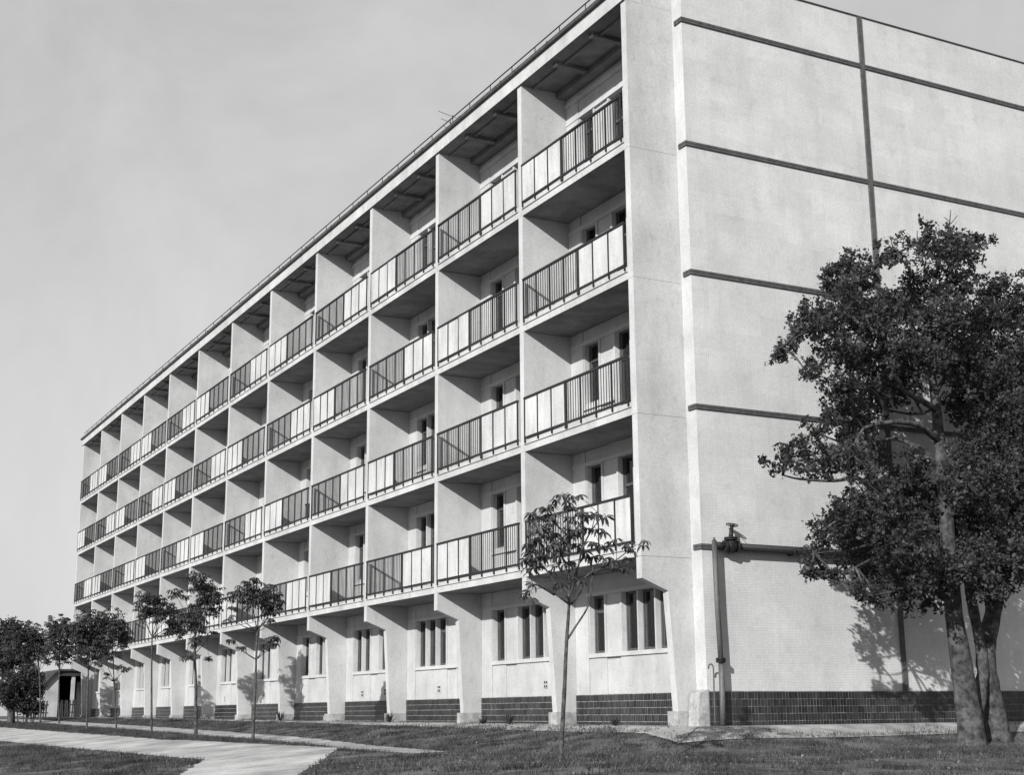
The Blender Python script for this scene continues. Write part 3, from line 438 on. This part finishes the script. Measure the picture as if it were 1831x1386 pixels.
for j in range(NB):
    for k in range(4):
        panels_far = ((j+k) % 2 == 1)        # panels at the far end of the balcony
        z = SZ[k]; rl = part('balcony_railing', me_top, loc=(RX, j*b, z))
        put('bottom_rail', me_bot, rl)
        pos = [RY0+i*SEC for i in range(8)]; psec = (4, 5, 6) if panels_far else (0, 1, 2); wide = 4 if panels_far else 3
        for i, y in enumerate(pos):
            yy = min(max(y, RY0+0.018), RY1-0.018)
            if j < 9: put('post', me_wide if i == wide else me_post, rl, (0, yy, 0))
            else: far_mb.box(RX-0.018, RX+0.010, j*b+yy-0.018, j*b+yy+0.018, z+0.18, z+HT)
        for i in range(7):
            if i in psec: 
                o = put('infill_panel', random.choice(me_pan), rl, (0, pos[i], 0)); o.rotation_euler = (0, R(random.uniform(-0.4, 0.4)), 0)
            else:
                for q in range(5):
                    y = pos[i]+(q+1)*SEC/6
                    if (j, k) in near: put('baluster', me_bar, rl, (0, y, 0))
                    else: far_mb.box(RX-0.006, RX+0.006, j*b+y-0.0055, j*b+y+0.0055, z+HB+0.045, z+HT)
tag(part('baluster', far_mb, M_iron), kind='stuff')

# things on the balconies and roof
mb = MB(); mb.tube([(0, 0, 0), (0, 0, 0.75)], 0.012, 5)
an = put('roof_antenna', mb.mesh('roof_antenna', M_iron), None, (0.35, 9.0, ZR+0.36)); tag(an, 'small television antenna of thin rods standing on the roof edge', 'antenna')
mb = MB()
for q, (l, z) in enumerate(((0.5, 0.7), (0.42, 0.5), (0.34, 0.3))): mb.tube([(-l, -0.15, z), (l, 0.15, z)], 0.007, 5)
put('antenna_rod', mb.mesh('antenna_rod', M_iron), an)
mb = MB()
mb.tube([(0, 0, 0), (0, 0, 0.62)], 0.16, 14)
bn = put('storage_bin', mb.mesh('storage_bin', M_dark, True), None, (0.55, 4*b+1.5, SZ[1]+0.252)); tag(bn, 'dark round bin with lid standing on a second row balcony', 'bin')
mb = MB(); mb.tube([(0, 0, 0.621), (0, 0, 0.66)], 0.18, 14); put('lid', mb.mesh('lid', M_dark, True), bn)

# ------------------------------------------------------------------ gas pipe on the gable
gp = tag(empty('gas_pipe', (1.36, -0.72, G(1.36, -0.72))), 'dark gas riser standing before the gable with horizontal pipe and handwheel valve', 'pipe')
g0 = gp.location.z
mb = MB(); mb.tube([(0, 0, -0.05), (0.015, 0, 0.6), (0.012, 0, 1.15)], [0.058, 0.056, 0.052], 14); mb.tube([(0.012, 0, 1.15), (-0.02, 0, 2.3), (-0.03, 0, 3.49)], [0.05, 0.05, 0.05], 14)
mb.tube([(-0.03, 0, 3.49), (-0.03, 0, 3.53), (-0.03, 0, 3.56)], [0.05, 0.02, 0.018], 10); put('riser', mb.mesh('riser', M_riser, False), gp)
mb = MB(); mb.tube([(0.01, 0, 1.195), (0.01, 0, 1.22)], 0.098, 16); mb.tube([(0.01, 0, 1.235), (0.01, 0, 1.26)], 0.098, 16)
for a in range(6): mb.tube([(0.01+0.078*math.cos(a*1.047), 0.078*math.sin(a*1.047), 1.18), (0.01+0.078*math.cos(a*1.047), 0.078*math.sin(a*1.047), 1.275)], 0.01, 6)
put('flange', mb.mesh('flange', M_pipe), gp)
zc = 3.555-g0
mb = MB(); mb.tube([(0.0, 0, zc+0.03), (0.30, 0.0, zc+0.03)], 0.062, 14); mb.tube([(0.42, 0, zc+0.02), (8.6, 0.0, zc)], 0.068, 14)
for x in (1.9, 3.6, 5.4, 7.2): mb.box(x-0.02, x+0.02, 0.05, 0.179, zc-0.09, zc-0.06); mb.tube([(x-0.02, 0, zc), (x+0.02, 0, zc)], 0.078, 14)
put('cross_pipe', mb.mesh('cross_pipe', M_pipe, False), gp)
mb = MB(); vx = 0.37
mb.tube([(vx-0.17, 0, zc+0.02), (vx-0.15, 0, zc+0.02)], 0.11, 16); mb.tube([(vx-0.145, 0, zc+0.02), (vx-0.125, 0, zc+0.02)], 0.11, 16)
mb.tube([(vx+0.12, 0, zc+0.02), (vx+0.14, 0, zc+0.02)], 0.11, 16); mb.tube([(vx+0.145, 0, zc+0.02), (vx+0.165, 0, zc+0.02)], 0.11, 16)
mb.tube([(vx-0.125, 0, zc+0.02), (vx-0.05, 0, zc+0.02), (vx+0.05, 0, zc+0.02), (vx+0.12, 0, zc+0.02)], [0.075, 0.105, 0.105, 0.075], 16)
mb.tube([(vx, 0, zc-0.11), (vx, 0, zc), (vx, 0, zc+0.14)], [0.06, 0.10, 0.095], 16)
mb.tube([(vx-0.005, 0, zc+0.14), (vx-0.005, 0, zc+0.165)], 0.13, 16); mb.tube([(vx-0.005, 0, zc+0.172), (vx-0.005, 0, zc+0.195)], 0.13, 16)
mb.tube([(vx, 0, zc+0.195), (vx+0.01, 0, zc+0.25), (vx+0.035, 0, zc+0.42)], [0.05, 0.045, 0.035], 10); vv = put('valve', mb.mesh('valve', M_pipe), gp)
mb = MB(); cx_, cz_ = vx+0.04, zc+0.44; n = 20
ring = [(cx_+0.11*math.cos(2*math.pi*i/n), 0.11*math.sin(2*math.pi*i/n), cz_-0.025*math.cos(2*math.pi*i/n)) for i in range(n+1)]
mb.tube(ring, 0.011, 6, cap=False)
for a in (0, math.pi/2): mb.tube([(cx_-0.11*math.cos(a), -0.11*math.sin(a), cz_+0.025*math.cos(a)), (cx_+0.11*math.cos(a), 0.11*math.sin(a), cz_-0.025*math.cos(a))], 0.012, 6)
mb.tube([(cx_, 0, cz_-0.03), (cx_, 0, cz_+0.03)], 0.025, 8); put('handwheel', mb.mesh('handwheel', M_riser), vv)
mb = MB(); lp, lr = smooth_path([(vx+0.06, -0.03, zc+0.27), (vx+0.2, -0.05, zc+0.2), (vx+0.32, -0.05, zc+0.1), (vx+0.36, -0.04, zc+0.05), (vx+0.28, -0.03, zc+0.06), (vx+0.2, 0, zc+0.13), (vx+0.12, 0.02, zc+0.2), (vx+0.05, 0.0, zc+0.16)], [0.005]*8, 5); mb.tube(lp, lr, 5)
put('wire', mb.mesh('wire', M_riser), gp)
for o_ in gp.children: 
    if o_.name.startswith(('riser', 'cross_pipe', 'valve', 'flange')):
        try:
            for p in o_.data.polygons: p.use_smooth = len(p.vertices) == 4
        except Exception: pass
cz0 = G(1.17, -0.74)
mb = MB(); lp, lr = smooth_path([(0, 0, -0.04), (0.0, 0, 0.5), (0.008, 0, 0.95), (0.005, 0, 1.09), (-0.02, 0, 1.14), (-0.06, 0, 1.15), (-0.095, 0, 1.12), (-0.105, 0, 1.06)], [0.013]*8, 4); mb.tube(lp, lr, 8)
cn = put('vent_pipe', mb.mesh('vent_pipe', M_riser, True), None, (1.17, -0.74, cz0)); tag(cn, 'thin upright pipe with hooked cane top beside the gas riser', 'pipe')

# ------------------------------------------------------------------ plants
def leaf_cloud(name, pts, size, mt, aspect=1.7, droop=0.3, jit=0.35, org=(0,0,0)):
    """pts (n,3): one folded leaf-sized blade at each point"""
    n = len(pts); P = np.asarray(pts)-np.asarray(org)
    d = rng.normal(size=(n, 3)); d[:, 2] -= droop; d /= np.linalg.norm(d, axis=1)[:, None]
    q = rng.normal(size=(n, 3)); s = np.cross(d, q); s /= np.linalg.norm(s, axis=1)[:, None]+1e-9
    Ls = size*(1+rng.uniform(-jit, jit, n))[:, None]; Ws = Ls/aspect/2
    V = np.stack([P-d*Ls*0.5, P+s*Ws, P+d*Ls*0.5, P-s*Ws], 1).reshape(-1, 3)
    F = np.arange(n*4).reshape(-1, 4)
    me = bpy.data.meshes.new(name); me.vertices.add(n*4); me.vertices.foreach_set('co', V.ravel()); me.loops.add(n*4); me.loops.foreach_set('vertex_index', F.ravel().astype(np.int32))
    me.polygons.add(n); me.polygons.foreach_set('loop_start', (np.arange(n)*4).astype(np.int32)); me.materials.append(mt); me.update(calc_edges=True); me.validate(); return me
def blob_points(blobs, dens, clump, hollow=0.0):
    """leaf points gathered in sprays inside each blob"""
    out = []
    for x, y, z, r in blobs:
        nc = max(3, int(dens*(r/0.5)**2.2)); c = rng.normal(size=(nc, 3)); c /= np.linalg.norm(c, axis=1)[:, None]
        c *= (r*rng.uniform(hollow, 1.0, nc)**0.45)[:, None]; c += (x, y, z)
        for q in c:
            k = rng.integers(14, 30); dr = rng.normal(size=3); dr /= np.linalg.norm(dr)
            tt = rng.uniform(-1, 1, k)[:, None]; out.append(q+dr*tt*clump*1.5+rng.normal(scale=clump*0.55, size=(k, 3)))
    return np.concatenate(out)
def branch(mb, path, org, seg=8, wob=0.0, n=4):
    P, r = rel(path, org); P, r = smooth_path(P, r, n); mb.tube(P, r, seg, wob=wob)
# the old pear tree
base = DATA['BIGTRUNK'][0][0]; org = (base[0], base[1], G(base[0], base[1]))
pt_ = tag(empty('pear_tree', org), 'big dark pear tree with a mottled trunk in front of the tiled gable', 'tree')
dz = org[2]-0.1
tp = [list(q) for q in DATA['BIGTRUNK'][0]]
mb = MB(); branch(mb, tp, org, 12, 0.06); put('trunk', mb.mesh('trunk', M_bark, True), pt_)
for l in DATA['BIGTRUNK2']:
    mb = MB(); branch(mb, l, org, 12, 0.10); put('trunk', mb.mesh('trunk', M_bark, True), pt_)
for l in DATA['BIGLIMB']:
    mb = MB(); branch(mb, [[q[0], q[1], q[2], q[3]*0.78] for q in l], org, 8, 0.12); put('branch', mb.mesh('branch', M_bark, True), pt_)
# twigs that carry the sprays
mb = MB(); bl = DATA['BIG']; skel = [Vector(q[:3]) for l in DATA['BIGLIMB']+DATA['BIGTRUNK'] for q in l if q[2] > 3.0]
for x, y, z, r in bl:
    c = Vector((x, y, z)); s = min(skel, key=lambda p: (p-c).length); mid = (s+c)/2+Vector((random.uniform(-.15, .15), random.uniform(-.15, .15), random.uniform(0, .2)))*min(1.0, (s-c).length*0.5)
    P, rr = smooth_path([s-Vector(org), mid-Vector(org), c-Vector(org)], [0.03, 0.02, 0.01], 3); mb.tube(P, rr, 5)
    for q in range(6):
        e = c+Vector((random.uniform(-1, 1), random.uniform(-1, 1), random.uniform(-.8, 1)))*r*0.9; mb.tube([c-Vector(org), (c+e)/2-Vector(org)+Vector((0, 0, .04)), e-Vector(org)], [0.009, 0.006, 0.003], 4)
tag(put('twigs', mb.mesh('twigs', M_bark, True), pt_), kind='stuff')
edge = []
for x, y, z, r in bl:
    for q in range(3):
        v = rng.normal(size=3); v /= np.linalg.norm(v); edge.append([x+v[0]*r*1.12, y+v[1]*r, z+v[2]*r*1.12, 0.11])
pts = np.concatenate([blob_points([(x, y, z, r*0.93) for x, y, z, r in bl], 50, 0.08), blob_points(edge, 60, 0.07)]); tag(put('crown', leaf_cloud('crown', pts, 0.076, M_leaf, 1.6, 0.5, 0.5, org=org), pt_), kind='stuff')
print('big leaves', len(pts))

# chestnut leaves: seven leaflets from one stalk
def palmate(size, k=7):
    mb = MB(); 
    for i in range(k):
        a = (i-(k-1)/2)*0.80+random.uniform(-.12, .12); l = size*(1-0.10*abs(i-(k-1)/2))*random.uniform(.85, 1.1); dr = random.uniform(0.12, 0.5)
        d = Vector((math.cos(a)*math.cos(dr), math.sin(a)*math.cos(dr), -math.sin(dr))); s = Vector((-math.sin(a), math.cos(a), 0)); wd = l*0.17
        m1 = d*l*0.42+Vector((0, 0, 0.01)); m2_ = d*l*0.75-Vector((0, 0, 0.012)); tip = d*l-Vector((0, 0, 0.05*l/0.15)); up_ = Vector((0, 0, wd*0.35))
        P = [Vector((0, 0, 0)), m1+s*wd*0.75+up_, m2_+s*wd+up_, tip, m2_-s*wd+up_, m1-s*wd*0.75+up_, m1, m2_]
        mb.poly(P, [(0, 1, 6), (1, 2, 7, 6), (2, 3, 7), (7, 3, 4), (6, 7, 4, 5), (0, 6, 5)])
    return mb
lv = [palmate(random.uniform(0.13, 0.175)).mesh('leaf', M_leaf2) for _ in range(6)]
st = DATA['STRUNK']; org = (st[0][0], st[0][1], G(st[0][0], st[0][1]))
sp = tag(empty('young_tree', org), 'slender chestnut sapling nearest the gable, its leaves hanging before the lowest nearest balcony', 'tree', 'chestnut saplings in the grass strip')
mb = MB(); branch(mb, st, org, 8, 0.05); put('trunk', mb.mesh('trunk', M_bark2, True), sp)
allb = []
for l in DATA['SBR']:
    mb = MB(); branch(mb, l, org, 6); put('branch', mb.mesh('branch', M_bark2, True), sp); allb += [Vector(q[:3])-Vector(org) for q in l[1:]]
allb += [Vector(q[:3])-Vector(org) for q in st[6:]]
mb = MB()
for q in DATA['SLEAF']:
    c = Vector(q)-Vector(org); s = min(allb, key=lambda p: (p-c).length); mb.tube([s, (s+c)/2+Vector((0, 0, .04)), c], [0.006, 0.004, 0.003], 4)
    for e in range(2 if random.random() < .8 else 1):
        o = put('leaf', random.choice(lv), sp, c+Vector((random.uniform(-.09, .09), random.uniform(-.12, .12), random.uniform(-.08, .06))) if e else c)
        o.rotation_euler = (random.uniform(-.45, .45), random.uniform(-.45, .45), random.uniform(0, 6.28))
tag(put('stalks', mb.mesh('stalks', M_bark2), sp), kind='stuff')
# far saplings of the row
ylab = ['chestnut sapling with an umbrella crown before the sixth bay from the gable', 'tall two-lobed chestnut sapling standing left of the umbrella-shaped one', 'chestnut sapling with a loose drooping crown, third left of the umbrella-shaped one is behind it',
        'thin chestnut sapling whose crown hides the far end of the lowest slab', 'chestnut sapling with wide low crown before the last bays of the block', 'small round-crowned sapling in front of the far annex door', 'dark young tree left of the annex with a bushy crown']
ylab[2] = 'chestnut sapling with a loose drooping crown, between the two-lobed sapling and the last bays'
for T_, lab in zip(DATA['YOUNG'], ylab):
    tk = T_['trunk']; gg = G(tk[0][0], tk[0][1]); org = (tk[0][0], tk[0][1], min(gg, tk[0][2]+0.05))
    if gg < tk[0][2]: tk = [[tk[0][0], tk[0][1], gg-0.05, tk[0][3]*1.1]]+tk
    yt = tag(empty('young_tree', org), lab, 'tree', 'chestnut saplings in the grass strip')
    mb = MB(); branch(mb, tk, org, 7, 0.06); put('trunk', mb.mesh('trunk', M_bark2, True), yt)
    nodes = [Vector(q[:3]) for q in tk[len(tk)//2:]]; mb = MB(); pts = []
    crown = MB()
    for x, y, z, r in T_['blobs']:
        c = Vector((x, y, z)); below = [p for p in nodes if p.z < z-0.1] or nodes; s = max(below, key=lambda p: p.z-0.6*(p-c).length)
        mb.tube([s-Vector(org), (s+c)/2-Vector(org)+Vector((0, 0, -.05)), c-Vector(org)], [0.016, 0.010, 0.005], 5)
        r *= 1.3 if y < 28 else 1.6; n = max(4, int((32 if y < 28 else 34)*(r/0.3)**1.9))
        for q in range(n):
            v = Vector((random.gauss(0, 1), random.gauss(0, 1), random.gauss(0, .8))).normalized()*r*random.uniform(.1, 1.25)**.6
            lf = random.choice(lv); M4 = Matrix.Translation(c+v-Vector(org)) @ Matrix.Rotation(random.uniform(0, 6.28), 4, 'Z') @ Matrix.Rotation(random.uniform(-.5, .5), 4, 'X')
            P = [M4 @ (vv_.co*1.05) for vv_ in lf.vertices]; crown.poly(P, [tuple(p.vertices) for p in lf.polygons])
    put('branches', mb.mesh('branches', M_bark2, True), yt)['kind'] = 'stuff'
    tag(put('crown', crown.mesh('crown', M_leaf2), yt), kind='stuff')
# shrub and old tree at the far left
c0 = DATA['SHRUB'][0]; org = (c0[0], c0[1], G(c0[0], c0[1])); sh = tag(empty('shrub', org), 'dense dark shrub beside the picket fence left of the annex', 'shrub')
mb = MB()
for q in DATA['SHRUB']:
    c = Vector(q[:3])-Vector(org); mb.tube([(c.x*0.6, c.y, -0.1), (c.x*0.8, c.y, c.z*0.5), c], [0.03, 0.02, 0.01], 5)
put('stem', mb.mesh('stem', M_bark2), sh); pts = blob_points([[q[0], q[1], q[2], q[3]*1.1] for q in DATA['SHRUB']], 70, 0.12); pts = pts[pts[:, 2] > org[2]-0.02]
tag(put('foliage', leaf_cloud('foliage', pts, 0.11, M_leaf3, 1.6, 0.2, org=org), sh), kind='stuff')
c0 = DATA['LTRUNK'][0]; org = (c0[0], c0[1], G(c0[0], c0[1])); sh = tag(empty('broadleaf_tree', org), 'broad dark tree at the very edge of the picture behind the shrub', 'tree')
mb = MB(); tk = [[c0[0], c0[1], org[2]-.05, c0[3]]]+DATA['LTRUNK'][1:]; branch(mb, tk, org, 8, 0.06)
put('trunk', mb.mesh('trunk', M_bark, True), sh); mb = MB()
for q in DATA['LTREE']: c = Vector(q[:3])-Vector(org); s = Vector(DATA['LTRUNK'][2][:3])-Vector(org); mb.tube([s, (s+c)/2, c], [0.06, 0.04, 0.02], 5)
put('limb', mb.mesh('limb', M_bark), sh)
pts = blob_points(DATA['LTREE'], 45, 0.13); tag(put('crown', leaf_cloud('crown', pts, 0.13, M_leaf3, 1.5, 0.3, org=org), sh), kind='stuff')

# ------------------------------------------------------------------ annex and picket fences beyond the block
ag = G(1.0, 66); A = tag(empty('annex', (1.0, 66, ag)), 'low pale annex with a sloping roof edge and a dark open porch beyond the block', 'annex')
mb = MB(); mb.poly([(-.55,0,0),(.30,0,0),(.30,0,2.75),(.02,0,2.55),(-.55,0,1.95),(-.55,6,0),(.30,6,0),(.30,6,2.75),(.02,6,2.55),(-.55,6,1.95)], [(0,1,2,3,4),(5,9,8,7,6),(0,4,9,5),(4,3,8,9),(3,2,7,8),(1,6,7,2),(0,5,6,1)])
mb.box(1.05, 1.25, 0, 0.22, 0, 2.45); mb.box(1.25, 2.1, 1.4, 1.55, 0, 0.95); mb.box(1.62, 2.1, 1.4, 1.55, 0.95, 2.1); mb.box(2.1, 5.5, 0.9, 6, 0, 2.6); put('wall', mb.mesh('wall', M_annex), A)
mb = MB(); mb.box(0.30, 2.1, 5.0, 5.2, 0, 2.6); mb.box(.301, .33, .05, 5, 0, 2.5); put('porch_back', mb.mesh('porch_back', M_dark), A)  # dark back and side sheets paint in the porch's shade
mb = MB(); mb.prism([(-.75, 1.80), (.0, 2.62), (.32, 2.82), (5.6, 2.82), (5.6, 2.70), (.34, 2.70), (.03, 2.56), (-.70, 1.74)], -0.25, 6.3); mb.box(0.3, 2.15, -0.1, 0.05, 2.42, 2.69); put('roof', mb.mesh('roof', M_dark), A)
mb = MB(); mb.box(1.27, 1.60, 1.32, 1.39, 0.95, 2.1); put('window', mb.mesh('window', M_dark), A)
def fence(x0, x1, y, lab):
    g_ = G((x0+x1)/2, y); F_ = tag(empty('picket_fence', ((x0+x1)/2, y, g_)), lab, 'fence', 'picket fences by the annex'); h = (x1-x0)/2
    mb = MB(); mb.box(-h, h, 0.02, 0.05, 0.25, 0.31); mb.box(-h, h, 0.02, 0.05, 0.68, 0.74); put('rail', mb.mesh('rail', M_dark), F_)
    mb = MB(); mb.prism([(-.04, 0.02), (.04, 0.02), (.04, .92), (0, 1.0), (-.04, .92)], -0.01, 0.018); pk = mb.mesh('picket', M_dark); n = int(2*h/0.135)
    for i in range(n): o = put('picket', pk, F_, (-h+0.07+i*0.135, 0, 0)); o.rotation_euler = (0, R(random.uniform(-3, 3)), 0)
fence(0.95, 2.6, 63.5, 'short picket fence between the annex pillar and the end of the block')
fence(-0.8, 0.35, 63.5, 'short picket fence in front of the sloping annex wall by the shrub')

# ------------------------------------------------------------------ grass and weeds
def grass(name, pos, h, wd, mt):
    n = len(pos); P = np.asarray(pos); a = rng.uniform(0, 2*np.pi, n); s = np.stack([np.cos(a), np.sin(a), np.zeros(n)], 1)*wd*(1+rng.uniform(-.4, .4, n))[:, None]
    ln = rng.normal(scale=0.45, size=(n, 3)); ln[:, 2] = 1; H = (h*(1+rng.uniform(-.6, .6, n)))[:, None] if np.ndim(h) == 0 else h[:, None]
    V = np.stack([P-s, P+s, P+ln*H], 1).reshape(-1, 3); me = bpy.data.meshes.new(name); me.vertices.add(n*3); me.vertices.foreach_set('co', V.ravel())
    me.loops.add(n*3); me.loops.foreach_set('vertex_index', np.arange(n*3, dtype=np.int32)); me.polygons.add(n); me.polygons.foreach_set('loop_start', (np.arange(n)*3).astype(np.int32)); me.materials.append(mt); me.update(calc_edges=True)
    return put(name, me)
def clumpy(n, x0, x1, y0, y1, nc):
    c = np.stack([rng.uniform(x0, x1, nc), rng.uniform(y0, y1, nc)], 1); i = rng.integers(0, nc, n); p = c[i]+rng.normal(scale=0.16, size=(n, 2))
    m_ = (p[:, 0] > x0) & (p[:, 0] < x1) & (p[:, 1] > y0) & (p[:, 1] < y1); return p[m_]
zones = []
def inpath(p):
    L0 = np.interp(p[:, 1], [0.8, 4.0, 9.4, 24.2, 52, 70], [-4.35, -4.3, -3.55, -2.85, -2.4, -2.4]); R0 = np.interp(p[:, 1], [1.5, 4.6, 11.5, 26.6, 58, 70], [-3.3, -3.1, -2.55, -2.05, -1.3, -1.3])
    pv = np.interp(p[:, 1], [-26, -4, 4.6, 14.4, 34, 90], [-16, -8.4, -4.2, -5.2, -5.3, -5.6])
    return ((p[:, 0] > L0) & (p[:, 0] < R0) & (p[:, 1] > 1.0)) | ((p[:, 0] < pv) & (p[:, 0] > np.interp(p[:, 1], [-26, -4, 4.6, 14.4, 34, 90], [-18.5, -10.6, -7.0, -7.4, -7.9, -8.6])))
P1 = clumpy(120000, -9.6, -0.35, -14, 20, 1500); P2 = clumpy(70000, -5.6, -0.1, 20, 64, 1600); P3 = clumpy(60000, 0.0, 13, -12, -1.75, 900); P4 = clumpy(14000, -1.0, 0.6, -2.2, 60, 220); P5 = clumpy(2500, 0.2, 13, -2.1, -1.2, 40)
P6 = clumpy(60000, -17, -6.9, -14, 45, 900)
PP = np.concatenate([P1, P2, P3, P4, P5, P6]); PP = PP[~inpath(PP)]
Zg = gz(PP[:, 0], PP[:, 1])-0.01
g_ = grass('grass', np.column_stack([PP, Zg]), 0.07, 0.006, M_grass); tag(g_, 'dark rough grass in the strips along the block', 'grass', kind='stuff')
q_ = np.stack([rng.uniform(-8, 13, 6000), rng.uniform(-13, 12, 6000)], 1); q_ = q_[(~inpath(q_)) & ((q_[:, 0] < 0.2) | (q_[:, 1] < -1.9))]
lt = leaf_cloud('fallen_leaves', np.column_stack([q_, gz(q_[:, 0], q_[:, 1])+0.02]), 0.045, mat('dry_leaf', 0.035, 0.14, scale=3, island=0.6), 1.5, 0.0)
tag(put('fallen_leaves', lt), 'pale dry leaves scattered over the dark grass in the foreground', 'fallen leaves', kind='stuff')
# low weeds at the foot of the walls, each its own plant
def weed(x, y, s, lab):
    z = G(x, y); n = 60; mbw = MB()
    for i in range(n):
        a = random.uniform(0, 6.28); l = s*random.uniform(.5, 1); e = random.uniform(.3, 1.35); d = Vector((math.cos(a)*math.cos(e), math.sin(a)*math.cos(e), math.sin(e))); q = Vector((-math.sin(a), math.cos(a), 0))*0.014
        m_ = d*l*0.6; tip = d*l-Vector((0, 0, l*0.25*math.cos(e))); mbw.poly([Vector((0, 0, 0)), m_+q, tip, m_-q], [(0, 1, 2, 3)])
    o = put('weed', mbw.mesh('weed', M_leaf3), None, (x, y, z)); tag(o, lab, 'weed', 'weeds at the foot of the wall')
weed(0.45, 1.6, 0.28, 'spiky weed tuft in front of the nearest tiled plinth'); weed(0.3, 5.9, 0.36, 'tall weed by the second leg from the gable')
weed(0.35, 7.3, 0.30, 'weed in front of the second tiled plinth'); weed(0.4, 13.0, 0.4, 'bushy weed by the third leg from the gable'); weed(0.2, 21.5, 0.45, 'bushy weed by the fifth leg from the gable')
